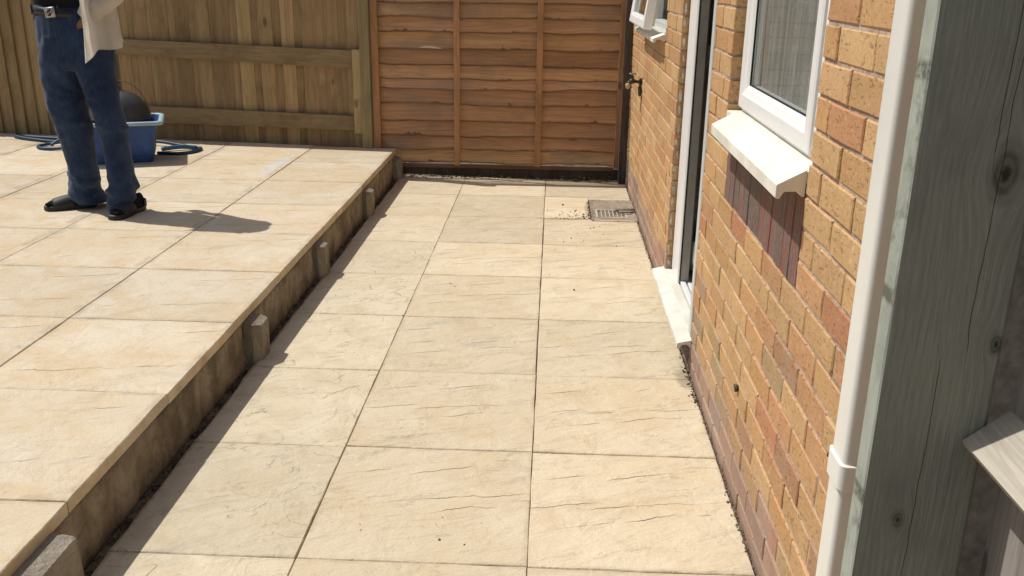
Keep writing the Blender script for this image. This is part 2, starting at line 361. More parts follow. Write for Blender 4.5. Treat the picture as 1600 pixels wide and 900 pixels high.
def post_mat():
    s = NT('knotty_silvered_timber', .85, .15); o = s.sep(s.tc.outputs['Object']); X, Z = o[0], o[2]
    knots = [(.607,1.252,.015),(.546,.745,.0065),(.636,1.02,.007),(.556,.42,.016)]
    warp = None; kd = None
    for kx, kz, kr in knots:
        dx = s.math('MULTIPLY', s.math('SUBTRACT', X, kx), 1/kr); dz = s.math('MULTIPLY', s.math('SUBTRACT', Z, kz), .55/kr)
        d2 = s.math('ADD', s.math('MULTIPLY', dx, dx), s.math('MULTIPLY', dz, dz)); d = s.math('SQRT', d2)
        g = s.math('MULTIPLY', s.math('POWER', 2.718, s.math('MULTIPLY', d2, -.12)), dx)
        g = s.math('MULTIPLY', g, kr*1.1); warp = g if warp is None else s.math('ADD', warp, g)
        kd = d if kd is None else s.math('MINIMUM', kd, d)
    gx = s.math('SUBTRACT', X, warp); wob = s.noise(3, 3, .5, s.comb(gx, 0., s.math('MULTIPLY', Z, .35)))
    ringv = s.math('SINE', s.math('MULTIPLY', s.math('MULTIPLY_ADD', wob, .05, gx), 560.))
    fine = s.noise(330, 5, .65, s.comb(gx, o[1], s.math('MULTIPLY', Z, .04)))
    blot = s.noise(9, 5, .65, s.mapping((1, 1, .4)))
    col = s.mix(s.ramp(fine, .3, .7), (.275,.275,.225), (.36,.36,.305)); col = s.mix(s.math('MULTIPLY', s.ramp(ringv, -.2, 1), .16), col, (.19,.19,.15))
    col = s.mix(s.math('MULTIPLY', s.ramp(blot, .5, .7), .45), col, (.18,.19,.145))
    kr_ = s.math('SINE', s.math('MULTIPLY', kd, 9.)); kd = s.math('ADD', kd, s.math('MULTIPLY', s.math('SUBTRACT', s.noise(45, 4, .65), .5), 1.3)); col = s.mix(s.math('MULTIPLY', s.ramp(kd, .5, 1.9, .75, 0), s.ramp(kr_, -1, 1, .6, 1)), col, (.055,.045,.032))
    col = s.mix(s.ramp(kd, .1, .6, .7, 0), col, (.022,.017,.012))
    # long drying checks
    for cx, z0_, z1_, sd_ in ((.600,.98,1.9,1.),(.566,.2,1.02,2.),(.590,1.24,2.,3.)):
        wv = s.noise(4, 3, .5, s.comb(sd_, 0., Z)); dd = s.math('ABSOLUTE', s.math('SUBTRACT', X, s.math('MULTIPLY_ADD', s.math('SUBTRACT', wv, .5), .028, cx)))
        m_ = s.math('MULTIPLY', s.ramp(dd, .0002, .0010, 1, 0), s.math('MULTIPLY', s.ramp(Z, z0_, z0_+.05), s.ramp(Z, z1_-.05, z1_, 1, 0)))
        col = s.mix(s.math('MULTIPLY', m_, .85), col, (.02,.016,.012))
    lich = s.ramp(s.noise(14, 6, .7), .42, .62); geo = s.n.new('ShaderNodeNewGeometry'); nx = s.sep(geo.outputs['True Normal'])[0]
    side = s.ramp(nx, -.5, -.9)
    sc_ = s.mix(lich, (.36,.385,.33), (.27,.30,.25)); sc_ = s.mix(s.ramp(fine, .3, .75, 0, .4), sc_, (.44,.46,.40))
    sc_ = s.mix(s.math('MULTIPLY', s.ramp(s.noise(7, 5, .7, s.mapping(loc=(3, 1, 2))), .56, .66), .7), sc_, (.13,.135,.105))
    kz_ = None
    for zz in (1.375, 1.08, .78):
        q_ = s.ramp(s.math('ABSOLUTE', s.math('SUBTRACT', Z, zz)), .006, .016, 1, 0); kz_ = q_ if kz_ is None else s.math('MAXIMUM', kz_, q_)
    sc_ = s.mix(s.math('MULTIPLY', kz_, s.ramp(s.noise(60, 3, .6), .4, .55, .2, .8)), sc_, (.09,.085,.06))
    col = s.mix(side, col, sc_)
    return s.fin(col, s.bump(s.math('ADD', fine, s.math('MULTIPLY', ringv, .12)), .8, .002))
M_postg = post_mat()
M_greyF = wood('silvered_fence_board', (.25,.22,.20), (.34,.30,.275), (.12,.10,.085), scale=1.4, vary=.5)
M_greyR = wood('silvered_arris_rail', (.34,.31,.25), (.44,.40,.33), (.22,.19,.145), axis='Y', vary=.05, grain=60)
M_sliver = simple('painted_sun_sliver', (.62,.50,.36), .8, .1)  # sunlight through a fence gap, put in as colour

M_upvc = simple('white_upvc', (.80,.79,.77), .32, .45, .02, 40, .03, .001)
M_upvcd = simple('grimy_white_upvc', (.60,.57,.51), .45, .35, .07, 25, .05, .001)
M_sill = simple('weathered_white_sill', (.72,.685,.60), .5, .3, .10, 9, .06, .001)
M_pipe = simple('white_downpipe_plastic', (.72,.705,.655), .35, .4, .025, 8, .02, .001)
M_gasket = simple('black_rubber', (.02,.02,.02), .6, .3)
M_room = simple('room_paint', (.30,.28,.25), .9, .1)
M_black = simple('black_void', (.02,.018,.016), .9, .1)
M_steel = simple('door_handle_metal', (.55,.55,.55), .3, .5, metal=1)
M_brass = simple('aged_brass', (.07,.065,.05), .5, .5, .2, 90, .4, .002, metal=.5)
M_tan = simple('tap_insulation', (.62,.42,.24), .9, .1, .1, 60, .5, .003)
M_hose = simple('blue_hose_rubber', (.010,.036,.075), .5, .5, .1, 60)
M_tub = simple('blue_tub_plastic', (.020,.062,.21), .45, .4, .18, 14)
M_rim = simple('sunlit_blue_rim_plastic', (.36,.47,.50), .45, .4, .1, 14)  # rim paled by colour to stand for sun falling on it
M_lid = simple('dull_black_lid', (.060,.056,.053), .38, .45, .15, 9)
M_wire = simple('dark_wire', (.10,.07,.05), .4, .5, metal=.7)
M_grate = simple('grate_plastic', (.46,.44,.40), .6, .3)
M_gully = concrete('gully_cement', (.30,.245,.185), (.42,.35,.27))
M_plug = simple('dirty_wall_plug', (.10,.085,.06), .9, .1, .3, 200, .8, .004)

def glass_mat():
    m_ = bpy.data.materials.new('window_glass'); m_.use_nodes = True; t = m_.node_tree; t.nodes.clear()
    o = t.nodes.new('ShaderNodeOutputMaterial'); mx = t.nodes.new('ShaderNodeMixShader'); tr = t.nodes.new('ShaderNodeBsdfTransparent')
    gl = t.nodes.new('ShaderNodeBsdfGlossy'); gl.inputs['Roughness'].default_value = .02
    tr.inputs[0].default_value = (.86,.88,.87,1); f = t.nodes.new('ShaderNodeFresnel'); gg = t.nodes.new('ShaderNodeNewGeometry'); mr = t.nodes.new('ShaderNodeMapRange'); t.links.new(gg.outputs['Backfacing'], mr.inputs[0]); mr.inputs[3].default_value = 1.2; mr.inputs[4].default_value = 1/1.2; t.links.new(mr.outputs[0], f.inputs[0])
    t.links.new(f.outputs[0], mx.inputs[0]); t.links.new(tr.outputs[0], mx.inputs[1]); t.links.new(gl.outputs[0], mx.inputs[2]); t.links.new(mx.outputs[0], o.inputs[0])
    return m_
M_glass = glass_mat()
def curtain_mat(name, col):
    s = NT(name, .9, .1); lace = s.noise(260, 2, .6); pat = s.noise(7, 3, .6, s.mapping((1, 1, 1)), 1.2)
    c = s.hsv(col, .5, 1., s.math('MULTIPLY', s.ramp(lace, .3, .7, .88, 1.1), s.ramp(pat, .52, .56, 1., 1.12)))
    s.fin(c); tr = s.n.new('ShaderNodeBsdfTranslucent'); s.put(tr.inputs[0], c); mx = s.n.new('ShaderNodeMixShader'); mx.inputs[0].default_value = .25
    out = s.n['Material Output']; s.t.links.new(s.b.outputs[0], mx.inputs[1]); s.t.links.new(tr.outputs[0], mx.inputs[2]); s.t.links.new(mx.outputs[0], out.inputs[0])
    return s.m
M_curtain = curtain_mat('net_curtain_fabric', (.62,.595,.57))
M_blind = curtain_mat('pale_blind_fabric', (.62,.64,.62))

def denim_mat():
    s = NT('denim', .85, .15)
    tw = s.wave(260, 1.5, s.mapping((1, 1, 1), rot=(.3, .7, .2)), 2, 3.)
    big = s.noise(4, 4, .6); f = s.noise(60, 4, .6, s.mapping((1, 1, .5)))
    c = s.mix(s.ramp(big, .35, .7), (.014,.027,.068), (.040,.066,.122))
    c = s.hsv(c, .5, 1., s.math('MULTIPLY', s.ramp(tw, .2, .8, .85, 1.15), s.ramp(f, .3, .7, .85, 1.2)))
    s.b.inputs['Sheen Weight'].default_value = .15
    return s.fin(c, s.bump(s.math('ADD', tw, f), .2, .002))
M_denim = denim_mat()
M_seam = simple('jeans_seam', (.075,.075,.09), .9, .1)
M_skin = simple('brown_skin', (.20,.105,.06), .55, .35, .06, 40, .1, .001)
M_sock = simple('dark_sock', (.012,.013,.02), .9, .1)
M_black_top = simple('black_shirt_cloth', (.012,.012,.014), .9, .15)
M_belt = simple('black_leather', (.02,.018,.017), .4, .4, .1, 60)
M_buckle = simple('worn_silver_buckle', (.42,.39,.35), .4, .5, .1, 50, metal=.6)
M_hair = simple('black_hair', (.01,.009,.008), .6, .3)
M_sandal = simple('black_sandal_leather', (.022,.021,.020), .6, .45, .1, 60)
def linen():
    s = NT('cream_linen', .9, .1); w = s.noise(240, 3, .6); b = s.noise(8, 4, .6)
    s.fin(s.mix(s.ramp(b, .35, .65), (.86,.82,.76), (.90,.87,.82)), s.bump(w, .2, .001))
    tr = s.n.new('ShaderNodeBsdfTranslucent'); tr.inputs[0].default_value = (.88,.83,.76,1); mx = s.n.new('ShaderNodeMixShader'); mx.inputs[0].default_value = .45
    s.t.links.new(s.b.outputs[0], mx.inputs[1]); s.t.links.new(tr.outputs[0], mx.inputs[2]); s.t.links.new(mx.outputs[0], s.n['Material Output'].inputs[0])
    return s.m
M_linen = linen()

# ------------------------------------------------------------------ setting: ground, beds, slabs
bm = bmesh.new()
q = [bm.verts.new(p) for p in ((-150,-150,-.09),(150,-150,-.09),(150,150,-.09),(-150,150,-.09))]; bm.faces.new(q)
tag(obj('ground', bm, M_ground), kind='structure')
bm = bmesh.new(); box(bm, -1.16, XW+.02, -2.6, 5.2, -.085, -.016)
tag(obj('sand_bed', bm, M_bed), kind='structure')
bm = bmesh.new(); box(bm, -6.3, -1.185, -2.6, 5.6, -.085, H-.05)
tag(obj('raised_patio_base', bm, M_bed), kind='structure')
# soil strip under the far panel, with an uneven top
bm = bmesh.new(); gx, gy = 60, 8
V = [[bm.verts.new((-1.16+1.77*i/gx, 4.80+.75*j/gy, -.030+.012*(fn(i*.5, j*.6)+1)+(.012 if j > 2 else 0))) for i in range(gx+1)] for j in range(gy+1)]
for j in range(gy):
    for i in range(gx): bm.faces.new((V[j][i], V[j][i+1], V[j+1][i+1], V[j+1][i]))
tag(obj('soil_strip', bm, M_soil, smooth=True), kind='structure')

def slab_mesh(w, d, th=.036, far=None, seed=0, rag=0.):
    """slab centred on its origin, top at z=0, eased uneven arrises; far=(dz left, dz right) trims the far edge"""
    bm = bmesh.new(); rr = random.Random(seed)
    n = 6; pts = []
    fl, fr_ = far or (0, 0)
    A, B, C, D = Vector((-w/2, -d/2, 0)), Vector((w/2, -d/2, 0)), Vector((w/2, d/2-fr_, 0)), Vector((-w/2, d/2-fl, 0))
    for a, b in ((A, B), (B, C), (C, D), (D, A)):
        for k in range(n):
            p = a.lerp(b, k/n); j = Vector((rr.uniform(-1, 1), rr.uniform(-1, 1), 0))*.0011
            if rag and (a is D): j.x += rr.uniform(-.2, 1)*rag*(1 if k else .4)
            pts.append(p + (j if k else j*.4))
    c = Vector((0, (-(fl+fr_)/4), 0))
    inn = [p + (c-p).normalized()*.0026 for p in pts]
    outer = [Vector((p.x, p.y, -.0020-rr.random()*.0012)) for p in pts]
    low = [Vector((p.x, p.y, -th)) for p in pts]
    vi = [bm.verts.new(p) for p in inn]; vo = [bm.verts.new(p) for p in outer]; vl = [bm.verts.new(p) for p in low]
    bm.faces.new(vi)
    N = len(pts)
    for i in range(N):
        j = (i+1) % N
        bm.faces.new((vo[i], vo[j], vi[j], vi[i])); bm.faces.new((vl[i], vl[j], vo[j], vo[i]))
    return mesh_of(bm, 'slab')

D = .62
low = tag(empty('lower_patio', (0, 0, 0)), kind='structure')
def endline(x): return 4.972 + (x+.62)*(-.145)
cols = [(0.0, .6, M_slab), (-.6187, .0, M_slab), (-1.130, -.6187, M_slabB)]
G = .0020
share = {}
for ci, (x0, x1, mt) in enumerate(cols):
    for k in range(-2, 8):
        y0, y1 = k*D, (k+1)*D
        w, d = (x1-x0)-G*1.3, D-G*.9
        if k == 7:
            fl, fr2 = y1-G/2-endline(x0), y1-G/2-endline(x1)
            me = slab_mesh(w, d, far=(fl, fr2), seed=ci*10+k, rag=.009 if ci == 2 else 0)
        else:
            key = (ci, k % 3)
            if key not in share: share[key] = slab_mesh(w, d, seed=ci*10+k % 3, rag=.009 if ci == 2 else 0)
            me = share[key]
        # two far slabs of the left column are the ledge pattern too
        mm = M_slab if (ci == 2 and k >= 5) else mt
        if ci == 0 and k == 6: # slab cut round the gully is built of two pieces
            for (a0, a1, b0, b1) in ((0.0, .302, y0, y1), (.302, .6, 4.268, y1)):
                m2 = slab_mesh(a1-a0-G, b1-b0-G, seed=40)
                o = link('slab', m2, M_slab, low, ((a0+a1)/2, (b0+b1)/2, 0)); tag(o, 'buff slab cut round the drain grating')
            continue
        if ci == 0 and k == 5:
            pass
        o = link('slab', me, None, low, ((x0+x1)/2+rnd.uniform(-.0012, .0012), (y0+y1)/2+rnd.uniform(-.001, .001), rnd.uniform(-.0015, .001)),
                 (rnd.uniform(-.0022, .0022), rnd.uniform(-.0022, .0022), rnd.uniform(-.0015, .0015)))
        if not me.materials: me.materials.append(mm)
        o.material_slots[0].link = 'OBJECT'; o.material_slots[0].material = mm

upn = tag(empty('raised_patio', (0, 0, H)), kind='structure')
ux = [-1.1595, -1.8036, -2.483, -3.187, -3.92, -4.66, -5.42, -6.2]
YU, DU = -.0974, .6353
def uend(x): return 4.985 + (-1.37-x)*.096
share = {}
for ci in range(len(ux)-1):
    x1, x0 = ux[ci], ux[ci+1]
    for j in range(-4, 9):
        y0, y1 = YU+j*DU, YU+(j+1)*DU
        if uend((x0+x1)/2) < y0+.03: continue
        w, d = x1-x0-.0042, DU-.0028
        if y1 > uend(x1)-.02 or y1 > uend(x0)-.02:
            fl, fr2 = y1-uend(x0), y1-uend(x1)
            if j == 8 and fl > .6: continue
            me = slab_mesh(w, d, .036, far=(max(fl, 0), max(fr2, 0)), seed=200+ci*10+j)
        else:
            key = (ci, j % 2)
            if key not in share: share[key] = slab_mesh(w, d, .036, seed=200+ci*3+j % 2)
            me = share[key]
        o = link('slab', me, M_slabU, upn, ((x0+x1)/2, (y0+y1)/2+rnd.uniform(-.001, .001), rnd.uniform(-.001, .001)),
                 (rnd.uniform(-.002, .002), rnd.uniform(-.002, .002), rnd.uniform(-.001, .001)))

# retaining wall below the raised patio: rough cast concrete lengths
rw = tag(empty('retaining_wall', (-1.17, 1.2, 0)), 'low stained concrete retaining wall holding up the raised patio', 'wall')
ys = [-2.6, -1.7, -.62, .30, 1.36, 2.42, 3.36, 4.30, 4.96]
for a, b in zip(ys, ys[1:]):
    bm = bmesh.new(); nx = max(4, int((b-a)/.03)); nz = 7; rows = []
    for j in range(nz+1):
        z = -.06 + (H-.037+.06)*j/nz
        rows.append([bm.verts.new((-1.166+.0075*fn(y*3+a, z*5)+.006*fn(y*13, z*20, 3)-(.01 if i in (0, nx) else 0)-.7*.0, y, z))
                     for i, y in enumerate([a+.002+(b-a-.004)*i_/nx for i_ in range(nx+1)])])
    bk = [[bm.verts.new((-1.184, v.co.y, v.co.z)) for v in r] for r in (rows[0], rows[-1])]
    for j in range(nz):
        for i in range(nx): bm.faces.new((rows[j][i], rows[j][i+1], rows[j+1][i+1], rows[j+1][i]))
    for i in range(nx): bm.faces.new((rows[-1][i], rows[-1][i+1], bk[1][i+1], bk[1][i]))
    obj('concrete_block', bm, M_conc, rw, smooth=True).location = (1.17, -1.2, 0)

def peg(x, y, wx, ly, h, label, tilt=0., tip=.02):
    """rough concrete edging stake standing against the retaining wall; origin at its foot"""
    bm = bmesh.new(); rr = random.Random(int(y*100)+7)
    prof = [(-wx/2, -ly/2), (wx/2-.030, -ly/2), (wx/2, -ly/2+.030), (wx/2, ly/2-.01), (wx/2-.01, ly/2), (-wx/2, ly/2)]
    rings = []
    for z, s_ in ((-.03, 1.), (0., 1.02), (h*.35, 1.0), (h*.7, .99), (h-.006, .98), (h, .93)):
        rings.append([Vector((px*s_+rr.uniform(-.0015, .0015), py*s_+rr.uniform(-.002, .002), z + ((-tip*(px/wx+.5)) if z > h*.9 else 0))) for px, py in prof])
    loft(bm, rings)
    o = obj('edging_stake', bm, M_peg, None, loc=(x, y, 0), rot=(0, tilt, 0))
    return tag(o, label, 'concrete stake', 'concrete stakes along the retaining wall')
peg(-1.134, -.46, .072, .58, .178, 'wide concrete block end, nearest of the stakes below the raised patio', .0, .01)
peg(-1.136, 1.345, .066, .13, .168, 'concrete stake against the retaining wall, second from the camera', .02)
peg(-1.137, 2.44, .060, .12, .172, 'concrete stake against the low wall, level with the person\'s shadow', -.03)
peg(-1.137, 3.70, .058, .12, .176, 'slim concrete stake against the low wall, second from the fence', .01)
peg(-1.134, 4.86, .060, .11, .165, 'concrete stake in the corner at the foot of the panel fence', .0)

# crumbs of soil and mortar
def crumbs(name, spots, mat, smin, smax, seed, mx=None):
    rr = random.Random(seed); bm = bmesh.new()
    for (x, y, z) in spots:
        s = rr.uniform(smin, smax)*(1 if rr.random() < .8 else 1.7)
        M = Matrix.Translation((x, y, z+s*.25)) @ Matrix.Rotation(rr.uniform(0, 6.28), 4, (rr.random(), rr.random(), rr.random()+.1)) @ Matrix.Diagonal((s, s*rr.uniform(.6, 1), s*rr.uniform(.5, .9), 1))
        bmesh.ops.create_icosphere(bm, subdivisions=1, radius=1, matrix=M)
    for v in bm.verts: v.co += Vector((rr.uniform(-1, 1), rr.uniform(-1, 1), rr.uniform(-1, 1)))*smin*.25
    return tag(obj(name, bm, mat), kind='stuff')
rr = random.Random(3)
sp = []
for i in range(70):   # round the gully, mainly along the joint on its left
    t = rr.random(); sp.append((.02+.28*t**.7+rr.uniform(-.02, .02), 3.70+abs(rr.gauss(0, .05+.16*(1-t))), 0.001))
for i in range(18): sp.append((rr.uniform(.1, .5), rr.uniform(3.1, 3.6), .001))
for i in range(40): sp.append((.302+rr.uniform(-.012, .006), rr.uniform(3.68, 4.25), .002))
for i in range(12): sp.append((rr.uniform(-1.0, .55), rr.uniform(1.5, 3.5), -.0005))
for i in range(7): sp.append((rr.gauss(-.3, .12), rr.gauss(.13, .07), -.0008))
for i in range(50): sp.append((.60-abs(rr.gauss(0, .012)), rr.uniform(1.0, 1.36), .001))
crumbs('soil_crumbs', sp, M_soil, .0016, .0052, 5)
sp = [(.603-abs(rr.gauss(0, .006)), rr.uniform(-.7, 4.8), .0) for i in range(900)]
crumbs('mortar_crumbs', sp, simple('mortar_crumb', (.20,.16,.12), .95, .1, .3, 90), .0012, .0036, 8)
sp = [(-1.143+rr.uniform(-.016, .016), rr.uniform(-1.0, 4.9), -.014+rr.uniform(0, .006)) for i in range(1500)]
crumbs('gutter_debris', sp, M_soil, .0012, .0042, 9)
# dead leaves and plant litter under the panel fence
bm = bmesh.new()
for i in range(420):
    x = rr.uniform(-1.12, .5) if i % 2 else rr.gauss(-.75, .2); y = rr.uniform(4.86, 5.02)
    if x < -1.12 or x > .5: continue
    s = rr.uniform(.006, .018); M = Matrix.Translation((x, y, -.008+rr.uniform(0, .02))) @ Matrix.Rotation(rr.uniform(0, 6.28), 4, 'Z') @ Matrix.Rotation(rr.uniform(-.9, .9), 4, 'X')
    vs = [bm.verts.new(M @ Vector(c)*1.0) for c in ((-s, 0, 0), (0, -s*.45, .002), (s, 0, .001), (0, s*.45, .003))]; bm.faces.new(vs)
tag(obj('leaf_litter', bm, simple('leaf_litter', (.10,.085,.04), .9, .1, .4, 40)), kind='stuff')

# ------------------------------------------------------------------ house
house = tag(empty('brick_house', (XW, 2.2, 0)), 'buff brick house wall with white windows and an open back door', 'house')
hp = Vector((-XW, -2.2, 0))
def hobj(name, bm, mat, parent=house, **k):
    o = obj(name, bm, mat, parent, **k)
    if parent is house: o.location = hp
    return o
YN, YF, ZT = -.80, 6.4, 2.46
open_ = [(-.018, 1.021, 1.045, 2.10), (1.375, 2.278, .0, 2.10), (2.865, 3.99, 1.19, 2.10)]
def pieces(y0, y1, z, pad=0.):
    segs = [(y0, y1)]
    for (a, b, c, d) in open_:
        if c-.002+pad < z < d:
            ns = []
            for s0, s1 in segs:
                if b <= s0 or a >= s1: ns.append((s0, s1)); continue
                if a > s0: ns.append((s0, a))
                if b < s1: ns.append((b, s1))
            segs = ns
    return segs
# mortar backing with real openings
bm = bmesh.new(); g = .0045
cutz = sorted({-.06, ZT} | {v for o in open_ for v in (o[2], o[3])}); cutz = [c for c in cutz if c >= 0 or c == -.06]
for z0, z1 in zip(cutz, cutz[1:]):
    zm = (z0+z1)/2; segs = [(YN, YF)]
    for (a, b, c, d) in open_:
        if c <= zm <= d:
            ns = []
            for s0, s1 in segs:
                if b <= s0 or a >= s1: ns.append((s0, s1)); continue
                ns += [(s0, a-g), (b+g, s1)]
            segs = ns
    for s0, s1 in segs: box(bm, XW+.0042, XW+.22, s0, s1, z0, z1)
hobj('wall', bm, M_mortar)

bricks = []     # (y0,y1,z0,z1,kind)
for c in range(-1, 32):
    top = .119 + .075*c; z1 = top-.0035; z0 = top-.0705
    if z1 > ZT: break
    par = (8-c) % 2
    ph = -.0058 if par == 0 else .1056
    k0 = int((YN-ph)/.225)-1
    for k in range(k0, int((YF-ph)/.225)+1):
        a = ph+k*.225+.0045; b = a+.216
        a, b = max(a, YN+.001), min(b, YF)
        if b-a < .03: continue
        for s0, s1 in pieces(a, b, (z0+z1)/2):
            if s1-s0 < .018: continue
            # soldier patch below the near window
            if .79 < (z0+z1)/2 < 1.02:
                if s1 > -.012 and s0 < .925:
                    for t0, t1 in ((s0, min(s1, -.014)), (max(s0, .927), s1)):
                        if t1-t0 > .02: bricks.append((t0, t1, z0, z1, c))
                    continue
            bricks.append((s0, s1, z0, z1, c))
cp = cam.matrix_world.translation
bricks.sort(key=lambda b: (Vector((XW, (b[0]+b[1])/2, (b[2]+b[3])/2))-cp).length + (50 if b[2] > 1.66 or b[0] < -.66 or b[0] > 5.0 else 0))
rb = random.Random(21)
def brick_kind(b):
    y, z, c = (b[0]+b[1])/2, (b[2]+b[3])/2, b[4]
    r = rb.random()
    if c <= 0: return M_brickR
    if c == 1: return M_brickR if r < .12 else (M_brickG if r < .6 else M_brick)
    if c <= 4 and y < 2: return M_brickG if r < .28 else (M_brickO if r < .42 else M_brick)
    if c <= 10 and y < .3: return M_brickO if r < .45 else (M_brickG if r < .53 else M_brick)
    return M_brickO if r < .10 else M_brick
def brick_box(bm, w, h, dpt=.10, bev=.0026, seed=0, org=(0, 0, 0)):
    rr_ = random.Random(seed); o = Vector(org)
    f = []
    for (yy, zz) in ((-1, -1), (0.1, -1), (1, -1), (1, 0), (1, 1), (-.15, 1), (-1, 1), (-1, 0)):
        f.append((yy*w/2+rr_.uniform(-.0012, .0012), zz*h/2+rr_.uniform(-.0012, .0012)))
    fi = [bm.verts.new(o+Vector((rr_.uniform(-.0012, .0008), y*(1-2*bev/w), z*(1-2*bev/h)))) for y, z in f]
    fo = [bm.verts.new(o+Vector((bev, y, z))) for y, z in f]; fb = [bm.verts.new(o+Vector((dpt, y, z))) for y, z in f]
    bm.faces.new(list(reversed(fi)))
    for i in range(8):
        j = (i+1) % 8
        bm.faces.new((fi[i], fi[j], fo[j], fo[i])); bm.faces.new((fo[i], fo[j], fb[j], fb[i]))
bcache = {}; stuffs = {}
NB = 0
kinds = [brick_kind(b) for b in bricks]
for b, mt in zip(bricks, kinds):
    w, h = b[1]-b[0], b[3]-b[2]
    edge = any(abs(b[0]-o[1]) < .004 or abs(b[1]-o[0]) < .004 for o in open_)
    if NB < 300:
        NB += 1
        key = (round(w, 3), NB % 5)
        if key not in bcache:
            bm = bmesh.new(); brick_box(bm, w, h, seed=len(bcache)); bcache[key] = mesh_of(bm, 'brick'); bcache[key].materials.append(M_brick)
        o = link('brick', bcache[key], None, house, Vector((XW+rb.uniform(-.0015, .0018), (b[0]+b[1])/2, (b[2]+b[3])/2))+hp, (0, rb.uniform(-.012, .012), rb.uniform(-.006, .006)))
        o.material_slots[0].link = 'OBJECT'; o.material_slots[0].material = mt
    else:
        bm = stuffs.setdefault(mt.name, (mt, bmesh.new()))[1]
        brick_box(bm, w, h, seed=int(b[0]*1000), org=(XW+rb.uniform(-.0015, .0018), (b[0]+b[1])/2, (b[2]+b[3])/2))
big = bmesh.new(); mats = []
for nme, (mt, b_) in stuffs.items():
    for f in b_.faces: f.material_index = len(mats)
    tmp = bpy.data.meshes.new('t'); b_.to_mesh(tmp); b_.free(); big.from_mesh(tmp); mats.append(mt)
o = hobj('brickwork', big, None); [o.data.materials.append(m_) for m_ in mats]; o['kind'] = 'stuff'
# soldier bricks beneath the near window sill
for i in range(13):
    a = -.0115+i*.0722; bm = bmesh.new(); rr_ = random.Random(i)
    w, h = .0695, .2165
    f = [(-1,-1),(0,-1),(1,-1),(1,-.3),(1,.35),(1,1),(.1,1),(-1,1),(-1,.3),(-1,-.4)]
    fi = [bm.verts.new((rr_.uniform(-.001,.001), y*w*.47, z*h*.492)) for y, z in f]
    fo = [bm.verts.new((.003, y*w/2+rr_.uniform(-.001,.001), z*h/2)) for y, z in f]; fb = [bm.verts.new((.1, y*w/2, z*h/2)) for y, z in f]
    bm.faces.new(list(reversed(fi)))
    for k in range(len(f)):
        j = (k+1) % len(f); bm.faces.new((fi[k], fi[j], fo[j], fo[k])); bm.faces.new((fo[k], fo[j], fb[j], fb[k]))
    o = obj('brick', bm, M_soldier, house, loc=Vector((XW+rr_.uniform(-.0015,.003), a+.035, .798+.1085))+hp)
    tag(o, 'dark red and grey brick set on end below the sill')
# dark toothed faces of the far door reveal come from those bricks; ragged mortar smears on them
bm = bmesh.new(); rr_ = random.Random(12)
for c in range(0, 27):
    z = .12+.075*c
    M = Matrix.Translation((XW+.016+rr_.uniform(-.005,.005), 2.2765, z+rr_.uniform(.02,.05))) @ Matrix.Diagonal((rr_.uniform(.004,.008), .0035, rr_.uniform(.012,.032), 1))
    bmesh.ops.create_icosphere(bm, subdivisions=2, radius=1, matrix=M)
for v in bm.verts: v.co += Vector((fn(v.co.x*90, v.co.z*60), 0, fn(v.co.z*70, 4)))*.004
sm_ = hobj('mortar_smear', bm, simple('lime_smear', (.50,.45,.38), .95, .1, .2, 120, .5, .003))
sm_['kind'] = 'stuff'
# remaining shell: gable return, ceiling and dark rooms behind the openings
bm = bmesh.new(); box(bm, XW+.22, 5.4, YN, YN+.2, -.06, ZT); box(bm, XW+.22, 5.4, YF-.2, YF, -.06, ZT); box(bm, 5.2, 5.4, YN+.2, YF-.2, -.06, ZT)
hobj('shell_wall', bm, M_room)
bm = bmesh.new(); box(bm, XW-.0+.0045, 5.4, YN, YF, ZT+.003, ZT+.2); hobj('upper_floor', bm, M_room)
bm = bmesh.new(); box(bm, XW+.225, 5.19, YN+.21, YF-.21, -.05, .10); hobj('room_floor', bm, M_room)
bm = bmesh.new(); box(bm, XW+.23, 5.19, 1.14, 1.22, .11, ZT-.01); box(bm, XW+.23, 5.19, 2.56, 2.62, .11, ZT-.01); hobj('partition', bm, M_room)

# ---- near window
def frame_rect(bm, x0, x1, y0, y1, z0, z1, t, bev=.004):
    """four mitre-free members: stiles full height, rails butted between"""
    box(bm, x0, x1, y0, y0+t, z0, z1, bev); box(bm, x0, x1, y1-t, y1, z0, z1, bev)
    box(bm, x0+.0015, x1, y0+t-.004, y1-t+.004, z0, z0+t, bev*.6); box(bm, x0+.0015, x1, y0+t-.004, y1-t+.004, z1-t, z1, bev*.6)
XF = XW+.036
win = tag(empty('window', (0, 0, 0), house), 'white window with grey net curtain, beside the downpipe')
win.location = hp
bm = bmesh.new(); frame_rect(bm, XF+.012, XF+.07, -.015, 1.018, 1.050, 2.097, .052)
obj('window_frame', bm, M_upvc, win)
bm = bmesh.new()   # moulded sash: outer bevel + inner slope
y0, y1, z0, z1 = .075, 1.005, 1.085, 2.06
def sash_profile(bm, y0, y1, z0, z1, xf, wide=.068, wb=.075):
    prof = [(.0, .010), (.0, .0), (.006, -.004), (.040, -.004), (.047, .001), (.058, .006), (wide, .014), (wide, .045), (0, .045)]
    rings = []
    for (dn, dx) in prof:
        kb = dn*(wb/wide)
        rings.append([Vector((xf+dx, y0+dn, z0+kb)), Vector((xf+dx, y1-dn, z0+kb)), Vector((xf+dx, y1-dn, z1-dn)), Vector((xf+dx, y0+dn, z1-dn))])
    vr = [[bm.verts.new(p) for p in r] for r in rings]
    for a, b in zip(vr, vr[1:]+vr[:1]):
        for i in range(4):
            j = (i+1) % 4
            bm.faces.new((a[i], a[j], b[j], b[i]))
sash_profile(bm, y0+.06, y1, z0, z1, XF)
bmesh.ops.recalc_face_normals(bm, faces=bm.faces)
obj('sash', bm, M_upvc, win)
